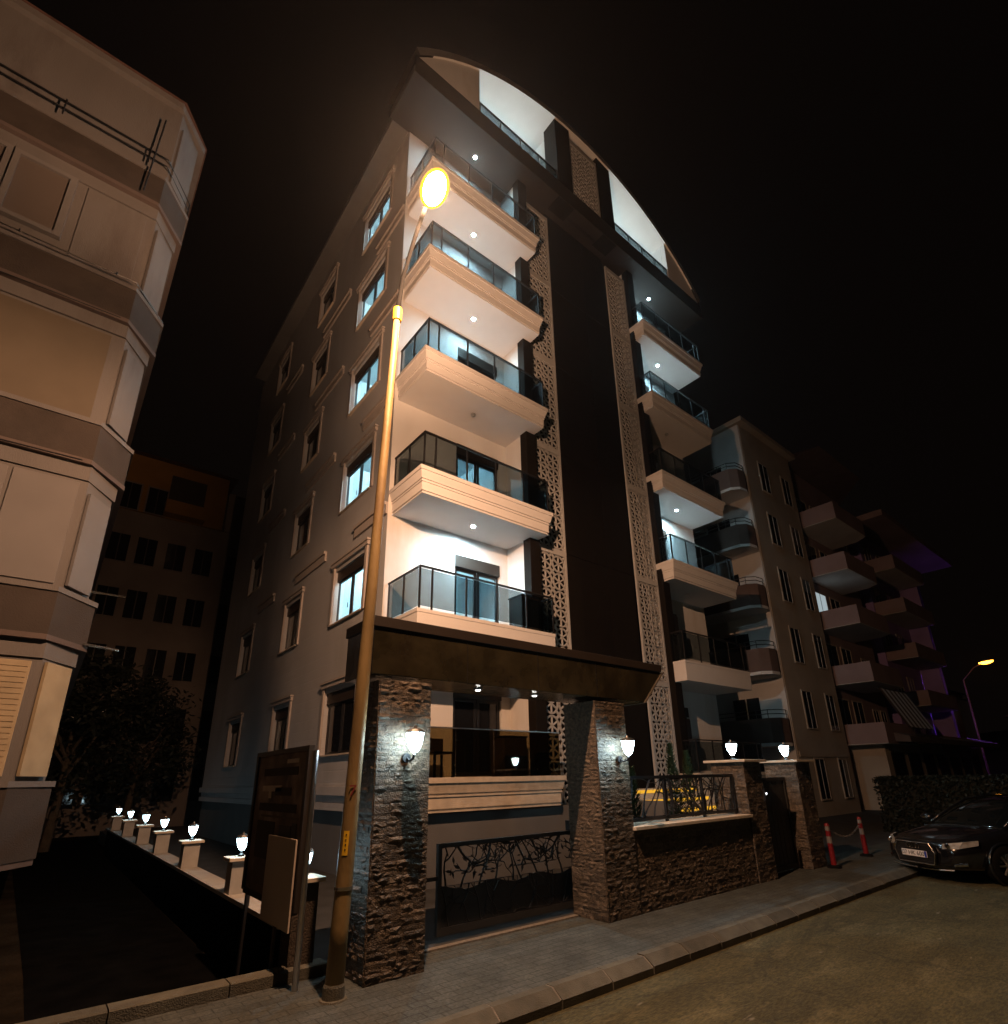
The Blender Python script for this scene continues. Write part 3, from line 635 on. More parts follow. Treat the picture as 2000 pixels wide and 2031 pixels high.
# ---- balconies
PROF = [(0, .02), (.03, .02), (.03, 0), (.06, 0), (.06, .03), (.25, .03), (.25, .05), (.28, .05), (.28, .035), (.31, .035), (.31, .06), (.36, .07), (.48, .10), (.48, .12), (.57, .12)]
PLAIN = [(0, .05), (.50, .05), (.50, .06), (.57, .06)]
def balcony(i, sd):
    x0, x1 = (XL+0.12, 8.32) if sd == 0 else (2*XC-8.32, XR-0.12)
    z0 = FL[i]-0.57; y0, y1 = YB+0.12, YF-0.002
    pr = PLAIN if i == 1 else PROF
    vs = []; fs = []
    for (dz, d) in pr: vs += [(x0-d, y1, z0+dz), (x0-d, y0-d, z0+dz), (x1+d, y0-d, z0+dz), (x1+d, y1, z0+dz)]
    n = len(pr)
    for j in range(n-1):
        for k in range(3): fs.append((4*j+k, 4*j+k+1, 4*j+5+k, 4*j+4+k))
        fs.append((4*j+3, 4*j, 4*j+4, 4*j+7))
    fs.append((0, 1, 2, 3)); fs.append((4*n-4, 4*n-3, 4*n-2, 4*n-1))
    b = MB().add(vs, fs).build('balcony', 'trim' if i else 'coping', AB)
    z = FL[i]
    fx0, fx1, fy = x0-0.03, x1+0.03, y0-0.05
    if i == 0 and sd == 0:      # frameless bronze glass on the ground floor
        n_ = 4
        for k in range(n_):
            a = fx0+(fx1-fx0)*k/n_; B(a+0.005, a+(fx1-fx0)/n_-0.005, fy, fy+0.012, z+0.003, z+0.84).build('glass_pane', 'smoke2', b)
        B(fx0, fx1, fy-0.01, fy+0.022, z+0.842, z+0.862).build('rail', 'aluminium', b)
        return b
    px = [fx0, fx0+0.27] + [fx0+0.27+(fx1-fx0-0.30)*k/4 for k in range(1, 4)] + [fx1-0.03]
    if sd: px = [fx0+fx1-p-0.03 for p in px][::-1]
    for p in px: B(p, p+0.03, fy-0.015, fy+0.015, z+0.002, z+0.82).build('post', 'metal', b)
    for a, c in zip(px[:-1], px[1:]): B(a+0.034, c-0.004, fy-0.004, fy+0.004, z+0.05, z+0.80).build('glass_pane', 'smoke', b)
    r = MB(); r.box(fx0, fx1, fy-0.025, fy+0.025, z+0.823, z+0.855)
    r.box(fx0-0.002, fx0+0.04, fy+0.026, y1-0.01, z+0.823, z+0.855); r.box(fx1-0.04, fx1+0.002, fy+0.026, y1-0.01, z+0.823, z+0.855)
    r.build('rail', 'metal', b)
    for xx in (fx0+0.004, fx1-0.034):
        for yy in (fy+0.62, y1-0.06): B(xx, xx+0.03, yy, yy+0.03, z+0.002, z+0.82).build('post', 'metal', b)
        B(xx+0.011, xx+0.019, fy+0.03, fy+0.615, z+0.05, z+0.80).build('glass_pane', 'smoke', b)
        B(xx+0.011, xx+0.019, fy+0.655, y1-0.065, z+0.05, z+0.80).build('glass_pane', 'smoke', b)
    return b
for i in range(6):
    for sd in (0, 1): balcony(i, sd)
# ceiling panels over each loggia (underside of slab above) are the slabs themselves; lamps hang beneath
ON = {(1, 0), (3, 0), (4, 0), (1+1, 1), (4, 1)}
for i in range(5):
    for sd in (0, 1):
        lx = 6.6 if sd == 0 else 2*XC-6.72
        zc = FL[i+1]-0.57
        if i == 0: continue
        l_ = MB().lathe([(0.046, -0.003), (0.062, -0.003), (0.060, -0.034), (0.046, -0.034)], (lx, 9.28, zc), 18, cap=False).build('ceiling_light', 'aluminium', AB)
        MB().lathe([(0.042, -0.0165), (0.04, -0.026), (0.02, -0.032)], (lx, 9.28, zc), 18).build('diffuser', 'dome' if (i, sd) in ON else 'domeoff', l_, smooth=True)

# ---- lattice strips
def motif():
    mb = MB(); R0, w, t = 0.210, 0.020, 0.014
    def flat(pts, wid):
        for a, b in zip(pts[:-1], pts[1:]):
            a = Vector((a[0], 0, a[1])); b = Vector((b[0], 0, b[1])); d = (b-a).normalized(); n = Vector((-d.z, 0, d.x))*wid
            q = [a-n-d*wid*.3, b-n+d*wid*.3, b+n+d*wid*.3, a+n-d*wid*.3]
            mb.add([(p.x, -t, p.z) for p in q]+[(p.x, t, p.z) for p in q], [(0, 1, 2, 3), (7, 6, 5, 4), (0, 4, 5, 1), (1, 5, 6, 2), (2, 6, 7, 3), (3, 7, 4, 0)])
    flat([(R0*math.cos(2*math.pi*k/18), R0*math.sin(2*math.pi*k/18)) for k in range(19)], w)
    for k in range(3):       # six arms
        a = math.pi*k/3+math.pi/6; c, d = math.cos(a)*R0, math.sin(a)*R0
        flat([(-c, -d), (c, d)], w*0.85)
    for sx in (-1, 1):       # corner arcs link the rosettes
        for sz in (-1, 1): flat([(sx*R0*0.72, sz*R0*0.72), (sx*0.236, sz*0.236)], w*1.3)
    flat([(-0.236, 0), (-R0, 0)], w); flat([(0.236, 0), (R0, 0)], w)
    me = bpy.data.meshes.new('rosette'); me.from_pydata(mb.v, [], mb.f); me.materials.append(MT['lattice'])
    return me
MOT = motif()
def lattice(x0, z0, z1, y, parent, bar=0.16, rows=6, skip_low=0):
    cw = 0.455; wd = 2*cw; x1 = x0+1.02
    f = MB(); f.box(x0, x0+0.055, y-0.03, y+0.03, z0, z1); f.box(x1-0.055, x1, y-0.03, y+0.03, z0, z1); f.box(x0+0.055, x1-0.055, y-0.028, y+0.028, z1-bar, z1)
    p = f.build('lattice_panel', 'lattice', parent)
    rh = (z1-bar-z0)/rows
    for r in range(rows):
        for c_ in range(2):
            o = bpy.data.objects.new('rosette', MOT); COL.objects.link(o); o.parent = p
            o.location = (x0+0.055+cw*(c_+0.5), y, z0+rh*(r+0.5)); o.scale = (cw/0.472, 1, rh/0.472)
for i in range(6):
    za = FL[i]-0.55 if i else 0.6
    zb = FL[i+1]-0.55 if i < 5 else 18.6
    if i == 5: zb = 19.0
    lattice(8.43, za, zb-0.003, 9.19, AB, rows=6 if i else 7)
    lattice(2*XC-8.43-1.02, za, zb-0.003, 9.19, AB, rows=6 if i else 7)
for x0 in (8.41, 2*XC-9.46): B(x0, x0+1.05, 9.55, 9.65, 1.16, 19.4).build('recess_wall', 'brown', AB)

# ---- central dark tower with cladding panels
B(9.48, 2*XC-9.48, 9.30, 9.9, 0.0, 19.39).build('tower_core', 'brown', AB)
for i in range(7):
    z0 = FL[i]-0.55 if i else 0.1; z1 = (FL[i+1]-0.55 if i < 6 else 19.4) if i < 6 else 19.4
    if z1 > 19.38: z1 = 19.38
    if z1-z0 < 0.3: continue
    w = (2*XC-9.46-9.46)/3; cuts = [9.46, 10.06, 11.16, 2*XC-9.46]
    for k in range(3): B(cuts[k]+0.006, cuts[k+1]-0.006, 9.25 if k == 0 else 9.27, 9.295, z0+0.006, z1-0.006).build('cladding_panel', 'brown', AB)

# ---- top floor under the arch
ZS = 19.40                                         # soffit
B(4.17, 2*XC-4.17, 8.57, 9.95, ZS, 19.72).build('soffit_box', 'fascia', AB)
B(4.17, 2*XC-4.17, 8.54, 8.566, 19.36, 20.06).build('fascia_band', 'fascia', AB)
for x0, x1 in ((4.175, 6.29), (2*XC-6.29, 2*XC-4.175)): pass
RA = 8.70; ZTOP = 23.45; ZC = ZTOP-RA
def arch(x, r=RA): return ZC+math.sqrt(max(r*r-(x-XC)**2, 0))
def arc_pts(x0, x1, n, r=RA): return [(x0+(x1-x0)*k/n, arch(x0+(x1-x0)*k/n, r)) for k in range(n+1)]
# vault shell: outer tile skin and white inner ceiling
def shell(r, y0, y1, x0, x1, n=40):
    p = arc_pts(x0, x1, n, r); mb = MB()
    for (a, b) in zip(p[:-1], p[1:]): mb.quad((a[0], y0, a[1]), (b[0], y0, b[1]), (b[0], y1, b[1]), (a[0], y1, a[1]))
    return mb
XA, XB = 4.17, 2*XC-4.17
rf = shell(RA, 8.50, 10.2, XA, XB).build('roof', 'fascia', AB, smooth=True)
shell(RA, 10.2, 23.6, XL-0.25, XR+0.25).build('rear_vault', 'fascia', rf, smooth=True)
shell(RA-0.22, 8.50, 23.6, XL-0.1, XR+0.1).build('vault_ceiling', 'ceil', rf, smooth=True)
po = arc_pts(XA, XB, 40); pi_ = arc_pts(XA+0.1, XB-0.1, 40, RA-0.22)
tr = MB()
for k in range(40): tr.quad((po[k][0], 8.50, po[k][1]), (po[k+1][0], 8.50, po[k+1][1]), (pi_[k+1][0], 8.50, pi_[k+1][1]), (pi_[k][0], 8.50, pi_[k][1]))
tr.build('arch_edge', 'oldwall', rf)
# gable end walls left and right of the openings
ge = MB()
for s in (0, 1):
    xs = [XA+0.12+(6.29-XA-0.12)*k/8 for k in range(9)]
    if s: xs = [2*XC-v for v in xs]
    pts = [(xs[-1], 20.06), (xs[0], 20.06)]+[(v, max(arch(v, RA-0.22), 20.07)) for v in xs]
    MB().prism(pts, 'y', 8.56, 8.74).build('gable_wall', 'stucco', AB)
# centre: two dark piers and a lattice panel
for a, b in ((9.46, 10.15), (2*XC-10.15, 2*XC-9.46)):
    xs = [a+(b-a)*k/5 for k in range(6)]
    MB().prism([(b, 19.38), (a, 19.38)]+[(v, arch(v, RA-0.22)) for v in xs], 'y', 8.56, 9.1).build('pier', 'brown', AB)
B(10.16, 2*XC-10.16, 8.9, 9.0, 19.4, 23.1).build('recess_wall', 'brown', AB)
pf = MB(); pf.box(10.16, 10.22, 8.60, 8.66, 20.07, 22.9); pf.box(2*XC-10.22, 2*XC-10.16, 8.60, 8.66, 20.07, 22.9); pf.box(10.22, 2*XC-10.22, 8.60, 8.66, 22.7, 22.9); pf.box(10.22, 2*XC-10.22, 8.60, 8.66, 20.07, 20.15)
pf_ = pf.build('lattice_panel', 'lattice', AB)
for r in range(6):
    for c_ in range(3):
        o = bpy.data.objects.new('rosette', MOT); COL.objects.link(o); o.parent = pf_
        o.location = (10.22+0.427*(c_+0.5), 8.63, 20.15+0.425*(r+0.5)); o.scale = (0.427/0.472, 1, 0.425/0.472)
# terraces behind the openings: floor, back wall, side walls, glass rail and lamps
B(4.3, XR-0.02, 9.952, 23.5, 19.55, 19.72).build('terrace_slab', 'plinth', AB)
bkp = [(XA+0.3, 19.73), (XB-0.3, 19.73)]+[(XB-0.3-(XB-XA-0.6)*k/30, arch(XB-0.3-(XB-XA-0.6)*k/30, RA-0.23)) for k in range(31)]
MB().prism(bkp, 'y', 12.2, 12.35).build('terrace_wall', 'stucco', AB)
for s in (0, 1):
    a = 9.47 if s == 0 else 2*XC-9.47-0.12
    MB().prism([(9.11, 19.73), (12.19, 19.73), (12.19, 22.75), (9.11, 22.75)], 'x', a, a+0.12).build('terrace_side_wall', 'stucco', AB)
    e = 6.17 if s == 0 else 2*XC-6.29
    MB().prism([(8.75, 19.73), (12.19, 19.73), (12.19, 21.9), (8.75, 21.9)], 'x', e, e+0.12).build('terrace_side_wall', 'stucco', AB)
    x0, x1 = (6.30, 9.45) if s == 0 else (2*XC-9.45, 2*XC-6.30)
    rl = B(x0, x1, 8.58, 8.62, 20.52, 20.56).build('terrace_rail', 'metal', AB)
    for k in range(5): B(x0+(x1-x0-0.03)*k/4, x0+(x1-x0-0.03)*k/4+0.03, 8.585, 8.615, 20.065, 20.518).build('post', 'metal', rl)
    for k in range(4): B(x0+(x1-x0)*k/4+0.035, x0+(x1-x0)*(k+1)/4-0.02, 8.597, 8.603, 20.08, 20.51).build('glass_pane', 'smoke', rl)
    lx = 8.0 if s == 0 else 2*XC-8.0
    lm = MB().lathe([(0.07, 0), (0.06, -0.03)], (lx, 12.198, 21.15), 14, 'y').build('terrace_lamp', 'aluminium', AB)
    MB().lathe([(0.10, -0.035), (0.11, -0.06), (0.09, -0.12), (0.04, -0.15)], (lx, 12.198, 21.15), 16, 'y').build('globe', emit('terrace_lamp_glow', (0.78, 0.97, 1.0), 1050), lm, smooth=True)
# lamps under the top soffit
for lx in (6.66, 15.02):
    l_ = MB().lathe([(0.046, -0.003), (0.062, -0.003), (0.060, -0.034), (0.046, -0.034)], (lx, 9.3, ZS), 18, cap=False).build('ceiling_light', 'aluminium', AB)
    MB().lathe([(0.042, -0.0165), (0.04, -0.026), (0.02, -0.032)], (lx, 9.3, ZS), 18).build('diffuser', 'dome', l_, smooth=True)
# side eave of the roof
B(XL-0.22, XL+0.1, 9.96, 23.5, 19.62, 19.75).build('eave', 'side', AB)

# ------------------------------------------------------------------ things kept on the balconies
def cabinet(loc, w, d, h, label):
    t = thing('storage_cabinet', label, 'cabinet', loc)
    x, y, z = loc
    B(x-w/2, x+w/2, y-d/2, y+d/2, z, z+h-0.03).build('body', 'shutter', t, bevel=0.008)
    B(x-w/2-0.02, x+w/2+0.02, y-d/2-0.02, y+d/2+0.02, z+h-0.028, z+h).build('lid', 'metal', t, bevel=0.008)
    for k in range(2): B(x-w/2+0.02+k*w/2, x-0.02+k*w/2, y-d/2-0.012, y-d/2-0.001, z+0.05, z+h-0.08).build('door', 'shutter', t)
    return t
cabinet((7.85, 9.05, FL[1]), 0.5, 0.45, 0.86, 'dark storage cabinet in the corner of the lowest left balcony above the canopy')
cabinet((7.55, 9.3, FL[0]), 0.6, 0.45, 0.80, 'dark storage cabinet behind the bronze glass above the car gate')
def sofa(loc, label):
    t = thing('sofa', label, 'sofa', loc); x, y, z = loc
    B(x-0.75, x+0.75, y-0.35, y+0.35, z+0.08, z+0.42).build('seat', 'shutter', t, bevel=0.04); B(x-0.75, x+0.75, y+0.2, y+0.38, z+0.425, z+0.85).build('backrest', 'shutter', t, bevel=0.05)
    for s in (-1, 1): B(x+s*0.83-0.08, x+s*0.83+0.08, y-0.35, y+0.38, z+0.08, z+0.62).build('armrest', 'shutter', t, bevel=0.04)
    for sx in (-0.7, 0.7):
        for sy in (-0.3, 0.3): B(x+sx-0.03, x+sx+0.03, y+sy-0.03, y+sy+0.03, z, z+0.078).build('leg', 'metal', t)
def chair(loc, label):
    t = thing('balcony_chair', label, 'chair', loc); x, y, z = loc
    B(x-0.22, x+0.22, y-0.22, y+0.22, z+0.42, z+0.46).build('seat', 'shutter', t); B(x-0.22, x+0.22, y+0.18, y+0.22, z+0.463, z+0.72).build('backrest', 'shutter', t)
    for sx in (-0.2, 0.2):
        for sy in (-0.2, 0.2): B(x+sx-0.02, x+sx+0.02, y+sy-0.02, y+sy+0.02, z, z+0.418).build('leg', 'metal', t)
chair((5.75, 9.2, FL[0]), 'dark chair behind the ground floor glass next to the pillar')
def acunit(loc, label):
    t = thing('air_conditioner', label, 'air conditioner', loc, 'air conditioner units beside the right balconies'); x, y, z = loc
    B(x-0.18, x+0.18, y-0.4, y+0.4, z, z+0.55).build('casing', 'shutter', t, bevel=0.02)
    MB().lathe([(0.2, 0), (0.2, -0.015), (0.03, -0.02)], (x-0.18, y, z+0.28), 18, 'x').build('fan_grille', 'metal', t)
    B(x-0.14, x+0.14, y-0.42, y-0.401, z+0.05, z+0.5).build('side_panel', 'metal', t)
acunit((13.75, 9.45, FL[1]+0.9), 'dark air conditioner unit on the right balcony just above canopy level')
acunit((13.75, 9.45, FL[0]+0.9), 'dark air conditioner unit on the ground floor right beside the lattice foot')

# entrance steps with yellow light strips between tower and door
es = thing('entrance_steps', 'entrance steps with yellow light strips seen through the railing', 'steps', (11.6, 8.2, 0))
for k in range(5):
    z = 0.62+k*0.20; yy = 7.3+k*0.28
    B(10.2, 13.6, yy, 8.60, max(z-0.199, 0) if k else 0.0, z).build('step', 'coping', es) if k == 0 else B(10.2, 13.6, yy, 8.60, z-0.198, z).build('step', 'coping', es)
    B(10.3, 12.9, yy-0.012, yy-0.002, z-0.10, z-0.03).build('light_strip', 'led', es)
B(9.9, 10.17, 7.2, 8.6, 0.0, 1.2).build('cheek_wall', 'plinth', es)

# ================================================================== OLD BUILDING ON THE LEFT
OB = thing('old_apartment_building', 'aged cream apartment block with brown parapet bands at the left edge', 'building', (-3, 14, 0))
def plan(d=0.0, y0=10.1):
    return [(-9.0, y0-d), (-0.27-0.2*d, y0-d), (0.15+d, y0+0.62-0.2*d), (0.15+d, 22.0), (-9.0, 22.0)]
def slab(z0, z1, d, name, m, parent=OB): return MB().prism(plan(d), 'z', z0, z1).build(name, m, parent)
slab(-0.3, 0.70, -0.5, 'base_void_shade', 'lot'); slab(0.702, 0.78, 0.02, 'slab_edge', 'oldsoffit')  # dark recessed block gives the open parking level its shade by colour
slab(0.783, 1.72, 0.04, 'parapet', 'oldband'); slab(1.722, 1.80, 0.07, 'ledge', 'oldwall')
zb = [3.72+2.845*i for i in range(4)]
lastz = 1.802
for i, z in enumerate(zb):
    slab(lastz, z-0.27, -0.06, 'storey_wall', 'oldwall')
    slab(z-0.268, z-0.02, -0.02, 'lintel_band', 'oldwall')
    MB().prism(plan(0.07), 'z', z-0.018, z+0.06).build('slab_edge', 'oldsoffit', OB)
    slab(z+0.062, z+0.70, 0.05, 'parapet', 'oldband')
    slab(z+0.702, z+0.78, 0.08, 'ledge', 'oldwall')
    lastz = z+0.782
slab(lastz, 15.0, -0.02, 'storey_wall', 'oldwall')
slab(15.002, 15.16, 0.10, 'eave', 'oldwall')
MB().add([(-9.3, 9.95, 15.163), (-0.25, 9.95, 15.163), (0.28, 10.68, 15.163), (0.28, 22.3, 15.163), (-9.3, 22.3, 15.163), (-9.3, 14, 18.2), (-4, 14, 18.2), (-4, 18, 18.2), (-9.3, 18, 18.2)],
         [(0, 1, 6, 5), (1, 2, 6), (2, 3, 7, 6), (3, 4, 8, 7), (5, 6, 7, 8), (0, 5, 8, 4), (0, 4, 3, 2, 1)]).build('roof', 'oldtile', OB)
# closed shutter panels in the storeys
def oldpanel(x0, x1, z0, z1, m, rib=False):
    p = B(x0, x1, 10.132, 10.155, z0, z1).build('shutter_panel', m, OB, bevel=0.006)
    if rib:
        for k in range(int((z1-z0)/0.075)): B(x0+0.03, x1-0.03, 10.120, 10.131, z0+0.03+k*0.075, z0+0.03+k*0.075+0.066).build('slat', m, p)
    return p
st_z = [(1.802, 3.45), (4.502, 6.295), (7.347, 9.14), (10.192, 11.985), (13.037, 15.0)]
for k in range(4):
    oldpanel(-2.55+0.78*k-0.9, -2.55+0.78*k-0.16, 1.86, 3.40, 'oldcreamlit', True)
for x0, x1 in ((-5.2, -3.0), (-2.95, -1.2), (-1.15, -0.36)): oldpanel(x0, x1, 4.56, 6.24, 'oldpanel')
for x0, x1 in ((-5.6, -2.6), (-2.2, -0.45)): oldpanel(x0, x1, 7.40, 9.08, 'oldpanel2')
oldpanel(-1.30, -0.40, 10.25, 11.95, 'oldwall'); oldpanel(-5.0, -3.6, 10.25, 11.95, 'oldwall')
for x0, x1 in ((-2.22, -1.55), (-3.2, -2.4)):
    f = MB(); z0, z1 = 10.55, 11.95
    f.box(x0-0.1, x0, 10.06, 10.155, z0, z1); f.box(x1, x1+0.1, 10.06, 10.155, z0, z1); f.box(x0, x1, 10.06, 10.155, z1-0.08, z1); f.box(x0, x1, 10.06, 10.155, z0, z0+0.08)
    w = f.build('window', 'oldpanel', OB); B(x0+0.003, x1-0.003, 10.11, 10.12, z0+0.083, z1-0.083).build('pane', mat('dusty_pane', (0.13, 0.11, 0.10), 0.4), w)
# chamfer panels
def chamfer(z0, z1, m):
    a = Vector((-0.23, 10.17, 0)); b = Vector((0.06, 10.60, 0)); d = (b-a).normalized(); n = Vector((d.y, -d.x, 0))*0.045
    MB().add([(a.x+n.x, a.y+n.y, z0), (b.x+n.x, b.y+n.y, z0), (b.x+n.x, b.y+n.y, z1), (a.x+n.x, a.y+n.y, z1), (a.x, a.y, z0), (b.x, b.y, z0), (b.x, b.y, z1), (a.x, a.y, z1)],
             [(0, 1, 2, 3), (7, 6, 5, 4), (0, 4, 5, 1), (1, 5, 6, 2), (2, 6, 7, 3), (3, 7, 4, 0)]).build('corner_panel', m, OB)
for (z0, z1), m in zip(st_z, ('oldcreamlit', 'oldpanel', 'oldwall', 'oldwall', 'oldwall')): chamfer(z0+0.06, min(z1, z0+1.62)-0.02, m)
# cables and panel seams
MB().tube([(-9, 10.03, 6.6), (-4, 10.03, 6.52), (-0.4, 10.03, 6.58)], 0.012, 5).build('cable', 'metal', OB)
MB().tube([(-9, 10.03, 9.42), (-3, 10.03, 9.36), (-0.4, 10.03, 9.44)], 0.012, 5).build('cable', 'metal', OB)
# rails on the ledges
def oldrail(z, m, zs, r=0.012):
    p = MB()
    for dz in zs: p.tube([(-9, 9.98, z+dz), (-0.31, 9.98, z+dz), (0.2, 10.72, z+dz), (0.2, 13, z+dz)], r, 6)
    rl = p.build('railing', m, OB)
    for x in (-3.4, -1.9, -0.6): MB().tube([(x, 9.93, z), (x, 9.93, z+max(zs))], r, 6).build('rail_post', m, rl)
oldrail(13.05, 'metal', (0.20, 0.38), 0.014); oldrail(zb[2]+0.78, 'steel', (0.06, ))
MB().tube([(-0.55, 9.9, 12.3), (-0.5, 9.9, 14.3)], 0.016, 6).build('antenna_rod', 'metal', OB)
MB().tube([(0.1, 10.5, 4.62), (0.55, 10.52, 4.62)], 0.018, 6).build('clothes_arm', 'steel', OB)
MB().tube([(0.15, 10.6, 3.80), (0.62, 10.7, 3.78)], 0.022, 6).build('clothes_arm', 'steel', OB)

# ================================================================== BUILDING BEHIND
BB = thing('rear_building', 'dim block with ochre top storey far behind the alley', 'building', (3, 34, 0))
B(-3, 9.5, 32, 44, -0.3, 15.2).build('wall', 'backwall', BB)
B(-3.1, 5.4, 31.9, 44, 15.203, 18.4).build('top_storey', 'backtop', BB)
B(5.5, 9.6, 31.95, 44, 15.203, 17.6).build('stair_block', 'backwall', BB)
MB().add([(-3.5, 31.5, 18.41), (5.8, 31.5, 18.41), (5.8, 44.5, 18.41), (-3.5, 44.5, 18.41), (-3.5, 38, 20), (5.8, 38, 20)], [(0, 1, 5, 4), (2, 3, 4, 5), (1, 2, 5), (3, 0, 4), (0, 3, 2, 1)]).build('roof', 'oldtile', BB)
def simple_window(par, x0, x1, z0, z1, y, m='dpane', ax='y'):
    if ax == 'y':
        f = MB(); f.box(x0-0.07, x0, y-0.04, y-0.002, z0-0.05, z1+0.07); f.box(x1, x1+0.07, y-0.04, y-0.002, z0-0.05, z1+0.07); f.box(x0, x1, y-0.04, y-0.002, z1, z1+0.07); f.box(x0, x1, y-0.06, y-0.002, z0-0.05, z0)
        w = f.build('window', 'awall' if par is not BB else 'backwall', par); B(x0+0.003, x1-0.003, y-0.022, y-0.004, z0+0.003, z1-0.003).build('pane', m, w)
        B((x0+x1)/2-0.025, (x0+x1)/2+0.025, y-0.03, y-0.0225, z0+0.004, z1-0.004).build('mullion', 'awhite' if par is not BB else 'shutter', w)
    return w
for r in range(6):
    z = 1.0+2.85*r
    for x0 in (0.5, 1.7, 3.0, 4.3, 5.9, 7.2):
        if r == 5 and x0 > 2.0: continue
        simple_window(BB, x0, x0+0.85, z, z+1.45, 32 if r < 5 else 31.9)
B(2.6, 4.3, 31.80, 31.898, 16.1, 17.7).build('recess_shade_panel', 'shutter', BB); B(2.5, 4.4, 31.2, 31.89, 15.25, 16.0).build('balcony', 'backtop', BB)  # raised dark panel stands in for the shade of a balcony recess

# ================================================================== RIGHT NEIGHBOUR A
NA = thing('neighbour_building', 'beige block with oxblood balconies right beside the new building', 'building', (26, 15, 0))
B(23.4, 28.5, 10.5, 22, -0.05, 17.9).build('wall', 'awall', NA)
B(23.1, 28.8, 10.2, 22.3, 17.903, 18.15).build('eave', 'awall', NA)
B(23.30, 23.398, 10.52, 22, 0.0, 17.9).build('side_wall', 'awhite', NA)
B(20.0, 23.0, 16.5, 22, -0.05, 17.9).build('rear_wing', 'awhite', NA)
for i in range(6):
    zt = 15.05-2.82*i
    pl = [(23.29, 10.54), (22.85, 10.40), (22.35, 10.45), (22.05, 10.75), (22.0, 11.2), (22.0, 16.4), (23.29, 16.4)]
    b = MB().prism(pl, 'z', zt-0.95, zt).build('balcony', 'ared', NA)
    MB().prism([(p[0], p[1]) for p in pl], 'z', zt-1.08, zt-0.952).build('slab', 'awhite', b)
    r = MB()
    for dz in (0.16, 0.32): r.tube([(p[0], p[1]+0.04, zt+dz) for p in pl[:-1]], 0.018, 6)
    r.build('rail', 'steel', b)
    for p in (pl[1], pl[3], pl[4]): MB().tube([(p[0], p[1]+0.04, zt), (p[0], p[1]+0.04, zt+0.32)], 0.015, 6).build('rail_post', 'steel', b)
    # door and window on the side wall behind the balcony
    for (y0, y1, z0, z1) in ((11.6, 12.9, zt-0.9, zt+1.05), (13.8, 14.8, zt-0.2, zt+0.9)):
        d = B(23.27, 23.298, y0, y1, z0, z1).build('balcony_door', 'awhite', NA)
        for a, c_ in ((y0+0.06, (y0+y1)/2-0.03), ((y0+y1)/2+0.03, y1-0.06)): B(23.25, 23.268, a, c_, z0+0.06, z1-0.06).build('pane', 'dpane', d)
    if i < 6:
        simple_window(NA, 24.75, 25.6, zt-0.30, zt+1.25, 10.5)
        simple_window(NA, 27.1, 27.9, zt-0.30, zt+1.25, 10.5)
B(23.5, 28.4, 10.46, 10.498, 2.3, 2.5).build('band', 'awall', NA)
# ---------------- neighbour B
NB = thing('neighbour_building', 'dark block with wide pale balcony undersides farther down the street', 'building', (33, 15, 0))
B(28.9, 36.5, 11.0, 22, -0.05, 18.0).build('wall', 'bwall', NB)
MB().add([(28.7, 8.9, 18.0), (34.2, 8.9, 18.0), (36.8, 11, 18.0), (36.8, 22, 18.0), (28.7, 22, 18.0), (30.5, 13, 19.6), (35, 13, 19.6), (35, 20, 19.6), (30.5, 20, 19.6)], [(0, 1, 6, 5), (1, 2, 6), (2, 3, 7, 6), (3, 4, 8, 7), (4, 0, 5, 8), (5, 6, 7, 8), (0, 4, 3, 2, 1)]).build('roof', 'ared', NB)
for i in range(5):
    zt = 14.0-2.78*i
    if zt < 2.6: break
    b = MB().prism([(29.0, 10.99), (29.05, 9.0), (33.0, 9.0), (33.5, 9.6), (33.6, 10.99)], 'z', zt, zt+0.9).build('balcony', 'bwall', NB)
    MB().prism([(29.0, 10.97), (29.07, 9.02), (33.0, 9.02), (33.45, 9.6), (33.55, 10.97)], 'z', zt-0.03, zt-0.003).build('slab', 'awhite', b)
    for (x0, x1) in ((29.6, 31.0), (31.6, 32.8)):
        lit = i == 3 and x0 < 30
        simple_window(NB, x0, x1, zt+0.35, zt+2.2, 11.0, 'winlit2' if (i == 2 and x0 < 30) else 'dpane')
    for x0 in (34.2, 35.3): simple_window(NB, x0, x0+0.7, zt+0.6, zt+1.9, 11.0)
# awning draped over the first storey balcony of B
aw = thing('awning', 'pale striped balcony awning hanging on the dark block', 'awning', (31, 9, 3.5))
for k in range(12):
    x0 = 29.1+k*0.30
    MB().add([(x0, 8.9, 5.3), (x0+0.29, 8.9, 5.3), (x0+0.29, 8.1, 3.5), (x0, 8.1, 3.5), (x0, 8.92, 5.28), (x0+0.29, 8.92, 5.28), (x0+0.29, 8.12, 3.48), (x0, 8.12, 3.48)], [(0, 1, 2, 3), (7, 6, 5, 4), (0, 4, 5, 1), (2, 6, 7, 3)]).build('stripe', 'awhite' if k % 2 else 'ared', aw)
B(29.1, 32.7, 8.93, 8.99, 5.25, 5.35).build('roller', 'metal', aw)
